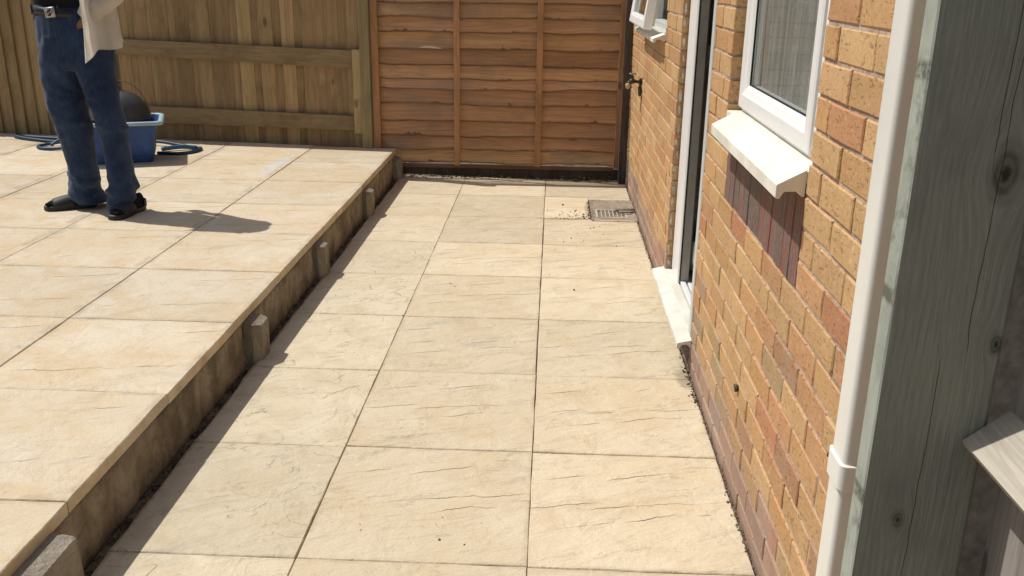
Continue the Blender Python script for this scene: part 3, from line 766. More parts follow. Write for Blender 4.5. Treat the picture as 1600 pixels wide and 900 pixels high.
bm = bmesh.new(); box(bm, XF+.004, XF+.03, .048, .128, 1.062, 2.09, .003); obj('mullion', bm, M_upvc, win)
bm = bmesh.new(); box(bm, XF+.020, XF+.024, y0+.12, y1-.06, z0+.07, z1-.06); obj('glass_pane', bm, M_glass, win)
bm = bmesh.new()
for a in ((.2005, .2045), (.934, .938)): box(bm, XF+.0135, XF+.019, a[0], a[1], z0+.073, z1-.07)
box(bm, XF+.0135, XF+.019, .2045, .934, z0+.0755, z0+.079); obj('gasket', bm, M_gasket, win)
def sill_obj(parent, y0, y1, x0, x1, zt, zb_, mat, lip=.034, name='sill'):
    """moulded sill: sloping top, front lip, hollow with chamfer under it"""
    prof = [(x1, zt), (x0+.004, zt-(zt-zb_-lip)), (x0, zb_+lip-.003), (x0, zb_+.002), (x0+.003, zb_), (x0+.009, zb_), (x0+.018, zb_+.016),
            (x1-.016, zb_+.018), (x1-.006, zb_+.006), (x1, zb_+.006)]
    bm = bmesh.new(); loft(bm, [[Vector((px, y, pz)) for px, pz in prof] for y in (y0, y0+.003, y1-.003, y1)])
    bmesh.ops.recalc_face_normals(bm, faces=bm.faces)
    return obj(name, bm, mat, parent)
sill_obj(win, -.0105, .900, .543, XW-.0012, 1.077, 1.010, M_sill)
bm = bmesh.new(); box(bm, XW-.0008, XF+.013, -.008, 1.012, 1.046, 1.0715); obj('sill_upstand', bm, M_sill, win)

curt = bmesh.new(); n = 220; V2 = []
for j in range(12):
    z = 1.125+.90*j/11
    V2.append([curt.verts.new((XW+.084+.0065*math.sin(i*.42+1.3*math.sin(i*.09))+.005*fn(i*.11, j*.15)+.002*math.sin(i*1.1), .132+.870*i/n, z)) for i in range(n+1)])
for j in range(11):
    for i in range(n): curt.faces.new((V2[j][i], V2[j][i+1], V2[j+1][i+1], V2[j+1][i]))
tag(obj('net_curtain', curt, M_curtain, smooth=True), 'grey net curtain hanging in folds behind the near window', 'curtain')
# room side wall return so the near window reveals stay dark
# ---- far window with its open top-hung sash
win2 = tag(empty('window', hp, house), 'white window standing open above the outside tap')
bm = bmesh.new(); frame_rect(bm, XW+.035, XW+.10, 2.868, 3.987, 1.194, 2.097, .05); obj('window_frame', bm, M_upvc, win2)
sill_obj(win2, 2.872, 4.02, .545, XW-.0012, 1.207, 1.163, M_sill, .022)
bm = bmesh.new(); box(bm, XW-.0008, XW+.036, 2.868, 3.987, 1.1925, 1.203); obj('sill_upstand', bm, M_sill, win2)
bm = bmesh.new(); sash_profile(bm, 3.03, 3.95, -.86, 0, 0, .06, .062)
bmesh.ops.recalc_face_normals(bm, faces=bm.faces)
Msh = Matrix.Translation((XW+.015, 0, 2.075)) @ Matrix.Rotation(R(8.0), 4, 'Y')
for v in bm.verts: v.co = Msh @ v.co
obj('sash', bm, M_upvc, win2)
bm = bmesh.new(); box(bm, .018, .022, 3.085, 3.895, -.805, -.055, M=Msh); obj('glass_pane', bm, M_glass, win2)
bm = bmesh.new(); box(bm, .0455, .058, 3.05, 3.085, -.84, -.02, M=Msh); obj('window_stay', bm, M_upvcd, win2)
bm = bmesh.new(); box(bm, XW+.11, XW+.30, 2.80, 4.05, 1.18, 1.215); obj('inner_sill', bm, M_upvc, win2)
bl = bmesh.new(); n = 60; V2 = []
for j in range(2):
    V2.append([bl.verts.new((XW+.26+.012*math.sin(i*.5), 2.7+1.5*i/n, 1.22+.88*j)) for i in range(n+1)])
for i in range(n): bl.faces.new((V2[0][i], V2[0][i+1], V2[1][i+1], V2[1][i]))
tag(obj('window_blind', bl, M_blind, smooth=True), 'pale blind hanging inside the open far window', 'blind')
# small potted sprig on the inner sill
pt = tag(empty('house_plant', (XW+.15, 3.82, 1.2165)), 'small dark leaved plant on the inner ledge of the open window', 'plant')
bm = bmesh.new(); loft(bm, [ring((0,0,z), r_, r_, 14) for z, r_ in ((0,.028),(.05,.036),(.055,.038),(.056,.030))]); obj('pot', bm, M_upvcd, pt, auto=40)
bm = bmesh.new(); rr_ = random.Random(5)
for i in range(34):
    M = Matrix.Translation((rr_.gauss(0,.018), rr_.gauss(0,.05), .075+rr_.random()*.06)) @ Matrix.Rotation(rr_.uniform(0,6.28), 4, 'Z') @ Matrix.Rotation(rr_.uniform(-.8,.8), 4, 'X')
    s = rr_.uniform(.012,.024); bm.faces.new([bm.verts.new(M @ Vector(c)) for c in ((-s,0,0),(0,-s*.35,.002),(s,0,0),(0,s*.35,.002))])
obj('foliage', bm, simple('dark_leaf', (.03,.045,.03), .6, .3), pt)

# ---- back door: frame at the far jamb, leaf swung inwards, plastic threshold
door = tag(empty('back_door', hp, house), 'white back door standing open into the house')
bm = bmesh.new()
box(bm, XW+.032, XW+.082, 2.055, 2.2735, .1305, 2.097, .006)

box(bm, XW+.033, XW+.081, 1.434, 2.054, 2.045, 2.0965)
box(bm, XW+.046, XW+.070, 1.434, 2.046, .1215, .140, .003)
box(bm, XW+.078, XW+.10, 1.434, 2.15, .120, .138, .002)
obj('door_frame', bm, M_upvc, door)
bm = bmesh.new(); box(bm, XW-.001, XW+.060, 1.3795, 1.433, .118, 2.097, .003); obj('near_jamb', bm, simple('shade_grey_upvc', (.52,.55,.55), .45, .35, .03), door)  # grey paints shading onto the white jamb
bm = bmesh.new(); box(bm, XW+.040, XW+.0445, 2.0465, 2.0545, .14, 2.04); obj('gasket', bm, M_gasket, door)
M_door = simple('shade_grey_door', (.36,.335,.30), .5, .3, .08, 20)  # grey holds the painted shade of white plastic facing the camera
bm = bmesh.new(); box(bm, XW+.0455, XW+.0815, 2.048, 2.0545, .14, 2.04, .001); obj('frame_shade', bm, M_door, door)  # thin sheet added to paint the shaded frame face grey
leaf = bmesh.new(); xl = XW+.086
box(leaf, xl-.002, xl+.020, 2.170, 2.212, .155, 2.04, .004)
box(leaf, xl+.70, xl+.78, 2.170, 2.212, .155, 2.04, .004)
for a, b in ((.155, .30), (1.115, 1.20), (1.96, 2.04)): box(leaf, xl+.0205, xl+.6995, 2.1715, 2.2105, a, b, .003)
obj('door_leaf', leaf, M_door, door)
bm = bmesh.new(); box(bm, xl+.021, xl+.699, 2.188, 2.192, .305, 1.11); box(bm, xl+.021, xl+.699, 2.188, 2.192, 1.205, 1.955); obj('glass_pane', bm, M_glass, door)
bm = bmesh.new(); tube(bm, smooth_path([(XW+.033, 1.446, .50), (XW+.012, 1.452, .50), (XW+.006, 1.453, .47), (XW+.006, 1.453, .415), (XW+.014, 1.452, .395)], 5), .0075, 8); obj('door_handle', bm, M_steel, door, smooth=True)
sill_obj(door, 1.330, 2.315, .552, XW-.0012, .1285, .092, M_sill, .024, 'threshold')
bm = bmesh.new(); box(bm, XW-.0008, XW+.040, 1.3795, 2.2735, .100, .1292, .0015); obj('threshold', bm, M_sill, door)
bm = bmesh.new(); box(bm, XW+.0405, XW+.22, 1.3795, 2.2735, .100, .1205); obj('threshold_upstand', bm, M_upvcd, door)
bm = bmesh.new(); box(bm, XW+.06, XW+.2195, 1.3795, 2.2735, -.05, .0985); obj('threshold_void', bm, M_black, door)

# ------------------------------------------------------------------ things on and at the wall
dp = tag(empty('downpipe', (.573, -.637, 0)), 'square white plastic downpipe running down the brick corner', 'downpipe')
def pipe_ring(hx, hy, r, z):
    out = []
    for cx, cy, a0 in ((hx-r, hy-r, 0), (-hx+r, hy-r, 90), (-hx+r, -hy+r, 180), (hx-r, -hy+r, 270)):
        for k in range(6): t = R(a0+18*k); out.append(Vector((cx+r*math.cos(t), cy+r*math.sin(t), z)))
    return out
bm = bmesh.new(); loft(bm, [pipe_ring(.0325, .0345, .011, z) for z in (.69, 1.2, 1.8, 2.4)]); obj('upper_pipe', bm, M_pipe, dp, auto=40)
bm = bmesh.new(); loft(bm, [pipe_ring(.0320, .0340, .011, z) for z in (.03, .35, .66)]); obj('lower_pipe', bm, M_pipe, dp, auto=40)
bm = bmesh.new(); loft(bm, [pipe_ring(a, b, .0135, z) for z, a, b in ((.655, .0350, .0375), (.657, .0372, .0394), (.702, .0372, .0394), (.704, .0350, .037))]); obj('pipe_clip', bm, M_pipe, dp, auto=40)
bm = bmesh.new(); box(bm, -.030, -.018, .038, .052, .662, .698, .002); box(bm, -.018, .034, .040, .049, .664, .696, .002); obj('clip_lug', bm, M_pipe, dp)
bm = bmesh.new(); bmesh.ops.create_icosphere(bm, subdivisions=2, radius=.0052, matrix=Matrix.Translation((-.030, .045, .680))); obj('screw', bm, simple('rusty_screw', (.09,.04,.02), .8, .2), dp, smooth=True)

tap = tag(empty('outside_tap', (XW, 4.0, .85)), 'old brass outside tap with lagging sticking out of the brick wall', 'tap')
bm = bmesh.new(); tube(bm, [(0,0,-.005),(-.030,0,-.003),(-.052,0,0)], [.010,.0105,.0105], 10); tube(bm, [(0,.0,0),(-.004,0,0)], [.022,.021], 14); obj('wall_flange', bm, M_brass, tap, smooth=True)
bm = bmesh.new(); tube(bm, [(-.047,0,0),(-.058,0,.001),(-.070,0,0),(-.084,0,-.004)], [.012,.017,.017,.013], 12)
tube(bm, [(-.064,0,.008),(-.064,0,.032),(-.064,0,.036)], [.0105,.0095,.007], 10); obj('tap_body', bm, M_brass, tap, smooth=True)
bm = bmesh.new(); tube(bm, [(-.064,0,.034),(-.064,0,.046)], .004, 8); tube(bm, [(-.084,-.006,.046),(-.070,-.001,.048),(-.058,.001,.048),(-.042,.006,.046)], [.0055,.0045,.0045,.0055], 8); obj('tap_handle', bm, simple('dull_metal_lever', (.30,.31,.31), .4, .5, metal=.6), tap, smooth=True)
bm = bmesh.new(); tube(bm, smooth_path([(-.080,0,-.004),(-.090,0,-.010),(-.093,0,-.024),(-.093,0,-.034)], 4), .0095, 10); obj('spout', bm, M_brass, tap, smooth=True)
bm = bmesh.new(); tube(bm, [(-.086,0,-.012),(-.092,0,-.022),(-.090,0,-.040),(-.084,0,-.046)], [.010,.0165,.0145,.008], 12)
for v in bm.verts: v.co += Vector((fn(v.co.x*200, v.co.z*150), fn(v.co.z*200, v.co.y*150), 0))*.002
obj('lagging', bm, M_tan, tap, smooth=True)
bm = bmesh.new(); tube(bm, smooth_path([(-.012,.0,.020),(-.013,.0,0),(-.011,.0,-.026),(-.014,.001,-.036),(-.012,0,-.055),(-.010,0,-.078)], 4), [.007]*6+[.0085]*6+[.013]*4+[.0135]*5, 10)
tube(bm, [(-.012,0,-.078),(-.011,0,-.092)], [.010,.009], 10); obj('supply_pipe', bm, M_brass, tap, smooth=True)
bm = bmesh.new(); tube(bm, [(-.002,0,-.09),(-.002,.002,-.15),(-.002,-.002,-.2)], [.003,.002,.001], 6); obj('rust_drip', bm, simple('rust_stain', (.16,.09,.05), .9, .1), tap)

bm = bmesh.new(); tube(bm, [(.004,0,0),(-.004,0,0),(-.010,0,-.001)], [.006,.0125,.0115], 12)
for v in bm.verts: v.co += Vector((fn(v.co.x*300, v.co.y*200), fn(v.co.z*260, 1), fn(v.co.y*260, 3)))*.003
tag(obj('wall_plug', bm, M_plug, smooth=True, loc=(XW-.002, .45, .331)), 'small dirty plug sticking out of the lower brickwork', 'plug')

gu = tag(empty('drain_gully', (.455, 3.97, 0)), 'square cement drain surround with a slotted grating by the wall', 'drain')
bm = bmesh.new(); n = 26; V3 = []
hx0, hx1, hy0, hy1 = -.105, .085, -.15, .045
for j in range(n+1):
    row = []
    for i in range(n+1):
        x = -.148+.296*i/n; y = -.292+.584*j/n
        dx = max(hx0-x, 0, x-hx1); dy = max(hy0-y, 0, y-hy1); dd = math.hypot(dx, dy)
        z = -.012 + .008*min(dd/.05, 1) + .0022*fn(x*30, y*30) + (.007 if min(x+.148, .148-x, y+.292, .292-y) < .022 else 0)
        row.append(bm.verts.new((x, y, z)))
    V3.append(row)
for j in range(n):
    for i in range(n):
        cx = -.148+.296*(i+.5)/n; cy = -.292+.584*(j+.5)/n
        if hx0 < cx < hx1 and hy0 < cy < hy1: continue
        bm.faces.new((V3[j][i], V3[j][i+1], V3[j+1][i+1], V3[j+1][i]))
obj('cement_surround', bm, M_gully, gu, smooth=True)
bm = bmesh.new(); box(bm, -.12, .10, -.165, .06, -.075, -.05); obj('dark_sump', bm, M_black, gu)
gr = empty('grating', (0, 0, 0), gu)
bm = bmesh.new(); zg0, zg1 = -.018, -.008
box(bm, -.112, .092, -.158, -.145, zg0, zg1); box(bm, -.112, .092, .040, .052, zg0, zg1)
box(bm, -.112, -.100, -.1445, .0395, zg0, zg1); box(bm, .080, .092, -.1445, .0395, zg0, zg1)
obj('grating_rim', bm, M_grate, gr)
for i in range(6):
    x = -.074+i*.026
    bxo('bar', M_grate, gr, x-.0028, x+.0028, -.1445, .0395, zg0+.001, zg1-.001)
bm = bmesh.new(); tube(bm, [(.02, .01, .006), (.150, -.005, .010)], .012, 10); tube(bm, [(.04, -.05, .004), (.150, -.06, .008)], .009, 10); obj('waste_pipe', bm, M_gully, gu, smooth=True)

# ------------------------------------------------------------------ waney-lap panel fence at the far end
PY = 5.0
pf = tag(empty('panel_fence', (-.36, PY, 0)), 'orange brown waney lap panel fence closing the far end of the lower patio', 'fence')
po = Vector((.36, -PY, 0))
bots = [.101, .201, .306, .419, .545, .661, .737, .836, .953, 1.078, 1.179, 1.285, 1.39, 1.48]
for i, zb_ in enumerate(bots):
    top = (bots[i+1] if i+1 < len(bots) else 1.56)+.028
    bm = bmesh.new(); n = 56; rings = []
    warp = rnd.uniform(.6, 1.3)
    for k in range(n+1):
        x = -1.315+1.86*k/n
        zb2 = zb_ + .018*warp*fn(x*2.3, i*5.1) + .006*fn(x*8, i*3.3) + .002*fn(x*30, i*3.3)
        bow = .004*fn(x*2.1, i*7.7)
        yf = PY-.010+bow; yb = PY+.021
        rings.append([Vector((x, yf, zb2+.002)), Vector((x, yf+.009, zb2)), Vector((x, yb+.005, top)), Vector((x, yb, top))])
    vr = loft(bm, rings); uvl = bm.loops.layers.uv.new('grain'); vv = {}
    for r_ in vr:
        for kk, v_ in enumerate(r_): vv[v_] = (0., 0., 1., 1.)[kk]
    for f_ in bm.faces:
        for l_ in f_.loops: l_[uvl].uv = (l_.vert.co.x, vv[l_.vert])
    bmesh.ops.recalc_face_normals(bm, faces=bm.faces)
    obj('slat', bm, M_slat, pf, loc=po)
for x0, x1, yo in ((-1.331, -1.279, 0), (-.711, -.668, 0), (-.091, -.046, 0), (.519, .552, 0)):
    bm = bmesh.new(); box(bm, x0, x1, PY-.032, PY-.013, .085 if x0 != -1.331 else .07, 1.60, .002); obj('batten', bm, M_batten, pf, loc=po)
bm = bmesh.new(); box(bm, -1.278, .5185, PY-.012, PY+.012, .062, .092, .002); obj('bottom_rail', bm, M_slat, pf, loc=po)
bm = bmesh.new(); box(bm, -1.34, .56, PY-.028, PY+.03, 1.602, 1.625, .002); obj('top_rail', bm, M_slat, pf, loc=po)
bm = bmesh.new(); box(bm, -1.33, .56, PY+.02, PY+.05, -.05, .07); obj('gravel_board', bm, M_dark, pf, loc=po)
bm = bmesh.new()   # pale patch painted as a sliver of sunlight on one slat
pts = [(-.975,.0),(-.93,.013),(-.88,.011),(-.83,.003),(-.80,-.006),(-.86,-.003),(-.93,.0)]
lo_ = [bm.verts.new((x, PY-.0125, .966+z)) for x, z in pts]; bk = [bm.verts.new((x, PY-.005, .966+z)) for x, z in pts]
bm.faces.new(lo_)
for i in range(len(pts)): j = (i+1) % len(pts); bm.faces.new((lo_[j], lo_[i], bk[i], bk[j]))
bmesh.ops.recalc_face_normals(bm, faces=bm.faces)
obj('sun_sliver', bm, M_sliver, pf, loc=po)
bm = bmesh.new(); box(bm, -.036, .030, -.045, .045, -.09, 1.66, .003)
tag(obj('fence_post', bm, M_dark, loc=(.590, 4.94, 0)), 'dark weathered fence post between the panel fence and the brick wall', 'post')
bm = bmesh.new(); box(bm, -.037, .037, -.04, .04, 0, 1.56, .003)
tag(obj('fence_post', bm, M_post, loc=(-1.377, 4.975, .12)), 'green brown timber post where the board fence meets the panel fence', 'post')

# closeboard fences on the raised patio
def close_board(name, xa, xb, label, face, rails, step=.084, y_off=0.0):
    def yy(x): return 5.015+(-1.45-x)*.096+y_off
    ang = math.atan(-.096)
    t = tag(empty(name, (xa, yy(xa), .15)), label, 'fence'); x = xa
    i = 0
    while x > xb:
        w = step*rnd.uniform(.93, 1.08)
        bm = bmesh.new(); n = 8; rings = []
        hh = 1.50+rnd.uniform(-.006, .006); w2 = w+.022
        t0, t1 = (.003, .016) if not face else (.022, .004)
        for k in range(n+1):
            z = hh*k/n; b_ = .0025*fn(x*11, z*1.7)
            rings.append([Vector((-w2, b_-t1+ (0), z)), Vector((0, b_-t0-.004, z)), Vector((0, b_+.003, z)), Vector((-w2, b_+.003, z))])
        loft(bm, rings); bmesh.ops.recalc_face_normals(bm, faces=bm.faces)
        o = obj('board', bm, M_board, t, loc=(x-xa, yy(x)-yy(xa)+.04+rnd.uniform(0, .002)+(.011 if i % 2 and not face else 0), .0), rot=(0, rnd.uniform(-.003, .003), ang))
        x -= w; i += 1
    for (za, zb1, zc, zd, xs) in rails:
        # rail from right end (za..zb1) to left end (zc..zd)
        bm = bmesh.new(); rings = []
        xe = xb; n = 24
        for k in range(n+1):
            f_ = k/n; X_ = xs+(xe-xs)*f_; f2 = min(1, (xs-X_)/1.85)
            z0_ = za+(zc-za)*f2; z1_ = zb1+(zd-zb1)*f2; y_ = yy(X_)
            rings.append([Vector((X_-xa, y_-yy(xa)-.012, z0_-.15)), Vector((X_-xa, y_-yy(xa)+.022, z0_-.15)), Vector((X_-xa, y_-yy(xa)+.022, z1_-.15)), Vector((X_-xa, y_-yy(xa)-.012, z1_-.15))])
        loft(bm, rings); bmesh.ops.recalc_face_normals(bm, faces=bm.faces); obj('rail', bm, M_rail, t)
    return t, yy
t1, yy1 = close_board('board_fence', -1.42, -3.42, 'board fence with two horizontal rails behind the raised patio', False,
            [(.800, .935, .862, .978, -1.455), (.335, .445, .343, .47, -1.475), (1.45, 1.55, 1.47, 1.57, -1.44)])
bm = bmesh.new(); box(bm, -1.480+1.42, -1.412+1.42, 4.972-yy1(-1.42), 4.996-yy1(-1.42), .315-.15, .945-.15, .002); obj('cleat', bm, M_cleat, t1)
bm = bmesh.new(); box(bm, -1.480+1.42, -1.412+1.42, 4.975-yy1(-1.42), 4.999-yy1(-1.42), .04, .313-.15, .002); obj('cleat', bm, M_post, t1)
close_board('board_fence', -3.42, -6.3, 'overlapping vertical board fence behind the person, without rails on this side', True, [], .10, -.02)
bm = bmesh.new(); box(bm, -.04, .04, -.03, .05, 0, 1.54, .003)
tag(obj('fence_post', bm, M_post, loc=(-3.42, 5.29, .12)), 'timber post behind the person where two board fences join', 'post')

# ------------------------------------------------------------------ silvered timber close to the camera
bm = bmesh.new(); n = 26; rr_ = random.Random(4)
rings = []
for k in range(n+1):
    z = -.09+2.1*k/n; e = lambda s_: .0012*fn(z*9, s_*3.)
    x0, x1, y0, y1 = .492, .647, -.900, -.856
    rings.append([Vector((x0+.002+e(1), y0, z)), Vector((x0+.008, y0-.0004, z)), Vector((x1-.006, y0-.0004+e(5), z)), Vector((x1, y0+.004, z)), Vector((x1, y1, z)), Vector((x0+.003, y1, z)), Vector((x0, y1-.004+e(2), z)), Vector((x0, y0+.003+e(3), z))])
loft(bm, rings); bmesh.ops.recalc_face_normals(bm, faces=bm.faces)
tag(obj('gate_post', bm, M_postg), 'large silvered timber post with knots in the right foreground', 'post')
sf = tag(empty('side_fence', (.70, -.95, 0)), 'old silvered boundary fence behind the foreground timber post', 'fence')
y = -.902; i = 0
while y > -3.4:
    w = .10*rnd.uniform(.95, 1.05); bm = bmesh.new(); n = 8
    loft(bm, [[Vector((0, -w-.012, z)), Vector((.012, -w-.012, z)), Vector((.006+.002*fn(z*3, y*9), -.004, z)), Vector((0, -.004, z))] for z in [1.7*k/n for k in range(n+1)]])
    bmesh.ops.recalc_face_normals(bm, faces=bm.faces)
    obj('board', bm, M_greyF, sf, loc=(-.024+.004*(i % 2), y+.95, -.03), rot=(0, rnd.uniform(-.004, .004), 0)); y -= w; i += 1
def arris(z, x=-.0, y0=-.905, y1=-3.4, nm='arris_rail'):
    bm = bmesh.new()
    a, b, c = Vector((.613, 0, z)), Vector((.669, 0, z+.047)), Vector((.674, 0, z-.02)); d = Vector((.675, 0, z+.048))
    a2 = a+Vector((.006, 0, -.010))
    loft(bm, [[Vector((p.x-.70, y_+.95, p.z)) for p in (a, b, d, c, a2)] for y_ in (y0, y0-.4, y0-1.2, y1)])
    bmesh.ops.recalc_face_normals(bm, faces=bm.faces); obj(nm, bm, M_greyR, sf)
arris(.878); arris(.22)

# ------------------------------------------------------------------ tub, lid and hose
ta = R(21.0)
tc = Vector((-3.0, 4.295, H+.001))
TZ = .91
tub = tag(empty('plastic_tub', tc, rz=ta), 'blue plastic tub with a pale sunlit rim standing on the raised patio by the fence', 'tub')
def rrect(hx, hy, r, z, n=5, cx=0, cy=0):
    out = []
    for sx, sy, a0 in ((1,1,0), (-1,1,90), (-1,-1,180), (1,-1,270)):
        for k in range(n): t = R(a0+90*k/(n-1)); out.append(Vector((cx+sx*(hx-r)+r*math.cos(t), cy+sy*(hy-r)+r*math.sin(t), z)))
    return out
bm = bmesh.new()
prof = [(0,.185,.15,.03),(.004,.19,.155,.03),(.058,.195,.160,.03),(.062,.204,.168,.035),(.20,.215,.178,.04),(.285,.236,.190,.04),(.312,.248,.202,.04)]
inner = [(.312,.241,.195,.036),(.28,.229,.184,.036),(.20,.209,.172,.036),(.02,.182,.148,.03)]
loft(bm, [rrect(a*1.07, b, r_, z*TZ) for z, a, b, r_ in prof+inner]); obj('tub_body', bm, M_tub, tub, auto=35)
bm = bmesh.new()
pr2 = [(.300,.248,.202),(.294,.264,.218),(.291,.274,.226),(.300,.279,.231),(.315,.276,.228),(.321,.262,.216),(.319,.250,.204),(.312,.245,.199)]
rings = [rrect(a*1.065, b, .045, z*TZ) for z, a, b in pr2]; loft(bm, rings+[rings[0]], cap=False); obj('rim', bm, M_rim, tub, smooth=True)
lid = tag(empty('domed_lid', (-2.995, 4.315, H+.290)), 'dull black domed lid with a wire bail resting in the blue tub', 'lid')
bm = bmesh.new()
pl = [(0,.205),(.012,.210),(.020,.204),(.055,.196),(.095,.172),(.130,.135),(.152,.095),(.165,.05),(.169,.012)]
loft(bm, [ring((0,0,z*1.16), r_, r_*.93, 32) for z, r_ in pl]); obj('dome', bm, M_lid, lid, smooth=True)
bm = bmesh.new(); loft(bm, [ring((0.0,0,z+.027), a, b, 14) for z, a, b in ((.160,.030,.014),(.185,.022,.011),(.205,.018,.010),(.222,.022,.012),(.232,.018,.010),(.235,.008,.005))]); obj('knob', bm, M_lid, lid, smooth=True)
bm = bmesh.new(); tube(bm, [Vector((.212*math.cos(t), .05*math.sin(t)-.02, .02+.235*math.sin(t))) for t in [math.pi*k/28 for k in range(29)]], .0024, 6); obj('wire_bail', bm, M_wire, lid, smooth=True)
bm = bmesh.new(); rim_pts = [Vector((.212*math.cos(t), .197*math.sin(t), .006)) for t in [2*math.pi*k/40 for k in range(41)]]; tube(bm, rim_pts, .006, 6); obj('lid_edge', bm, M_lid, lid, smooth=True)

hz = H+.0125
hose = [(-2.84,4.50,hz),(-2.68,4.50,hz),(-2.60,4.60,hz),(-2.60,4.72,hz),(-2.66,4.76,hz),(-2.80,4.82,hz+.004),(-2.98,4.86,hz+.02),(-3.2,4.90,hz+.01),(-3.5,4.98,hz),(-3.85,5.02,hz),
        (-4.10,5.07,hz),(-4.235,5.13,hz),(-4.22,5.06,hz+.004),(-4.05,4.96,hz+.002),(-3.8,4.88,hz),(-3.62,4.85,hz+.012),(-3.5,4.72,hz+.03),(-3.55,4.60,hz+.01),(-3.72,4.58,hz),(-3.82,4.66,hz),(-3.78,4.76,hz+.004),(-3.6,4.80,hz+.024),(-3.3,4.72,hz+.004),(-3.18,4.62,hz)]
bm = bmesh.new(); tube(bm, smooth_path(hose, 8), .0125, 10); ho = tag(obj('garden_hose', bm, M_hose, smooth=True), 'blue garden hose looped on the patio round the blue tub', 'hose')
bm = bmesh.new(); tube(bm, smooth_path([(-2.86,4.62,hz+.006),(-2.80,4.66,hz+.012),(-2.75,4.69,hz+.014),(-2.70,4.72,hz+.010),(-2.64,4.73,hz+.004)], 5), [.016]*21, 10); obj('hose_connector', bm, simple('blue_connector', (.02,.10,.18), .4, .4), ho, smooth=True)
bm = bmesh.new(); tube(bm, smooth_path([(-3.72,4.66,hz+.01),(-3.66,4.76,hz+.06),(-3.56,4.80,hz+.075),(-3.45,4.78,hz+.06),(-3.36,4.70,hz)], 6), .0115, 8); obj('hose_loop', bm, simple('pale_blue_hose', (.04,.11,.17), .5, .4), ho, smooth=True)

# ------------------------------------------------------------------ person
pp = Vector((-2.47, 2.84, H))
person = tag(empty('person', pp), 'person in blue jeans, black top, open cream shirt and sandals, one hand in pocket', 'person')
OFF = -pp
def finish(bm, name, mat, sub=0, vox=None, smooth_it=0, disp=None, parent=person):
    me = bpy.data.meshes.new(name); bmesh.ops.recalc_face_normals(bm, faces=bm.faces); bm.to_mesh(me); bm.free()
    o = bpy.data.objects.new(name, me); COL.objects.link(o)
    if vox: md = o.modifiers.new('r', 'REMESH'); md.mode = 'VOXEL'; md.voxel_size = vox
    if smooth_it: md = o.modifiers.new('s', 'SMOOTH'); md.factor = .5; md.iterations = smooth_it
    if sub: md = o.modifiers.new('u', 'SUBSURF'); md.levels = sub; md.render_levels = sub
    dg = bpy.context.evaluated_depsgraph_get(); m2 = bpy.data.meshes.new_from_object(o.evaluated_get(dg)); o.modifiers.clear(); o.data = m2
    if disp:
        m2.update()
        nrm = [v.normal.copy() for v in m2.vertices]
        for v, n_ in zip(m2.vertices, nrm): v.co += n_*disp(v.co)
    m2.materials.clear(); m2.materials.append(mat); m2.polygons.foreach_set('use_smooth', [True]*len(m2.polygons))
    o.parent = parent; o.location = OFF; return o
# jeans: two legs + seat
bm = bmesh.new()
def leg(sec):
    loft(bm, [ring((cx, cy, z), a*.92, b*.93, 24, sq=.92) for z, cx, cy, a, b in sec])
leg([(.238,-2.545,2.925,.088,.105),(.262,-2.560,2.915,.094,.112),(.30,-2.578,2.905,.091,.105),(.335,-2.585,2.900,.082,.098),(.362,-2.572,2.895,.088,.100),(.40,-2.566,2.89,.080,.092),(.462,-2.562,2.88,.079,.09),(.52,-2.563,2.87,.083,.09),(.585,-2.563,2.86,.089,.092),
     (.64,-2.563,2.85,.091,.095),(.70,-2.566,2.84,.097,.098),(.74,-2.573,2.838,.102,.10),(.78,-2.580,2.836,.106,.102),(.85,-2.583,2.835,.108,.105),(.942,-2.590,2.838,.110,.112),(1.05,-2.580,2.84,.112,.122),(1.15,-2.565,2.845,.10,.12)])
leg([(.225,-2.322,2.80,.074,.098),(.252,-2.326,2.80,.079,.104),(.285,-2.328,2.802,.082,.10),(.315,-2.322,2.805,.074,.092),(.345,-2.316,2.81,.078,.094),(.38,-2.318,2.812,.073,.088),(.428,-2.325,2.815,.073,.085),(.50,-2.332,2.82,.071,.084),(.597,-2.338,2.82,.074,.087),
     (.677,-2.345,2.82,.078,.09),(.72,-2.352,2.818,.083,.093),(.748,-2.358,2.82,.083,.095),(.85,-2.376,2.825,.088,.10),(.95,-2.388,2.83,.100,.11),(1.05,-2.395,2.835,.110,.12),(1.15,-2.41,2.845,.10,.12)])
leg([(.98,-2.485,2.84,.17,.10),(1.03,-2.487,2.84,.205,.125),(1.08,-2.488,2.845,.213,.132),(1.15,-2.500,2.85,.208,.13),(1.22,-2.515,2.855,.196,.122),(1.285,-2.525,2.86,.184,.113),(1.31,-2.527,2.86,.180,.110)])
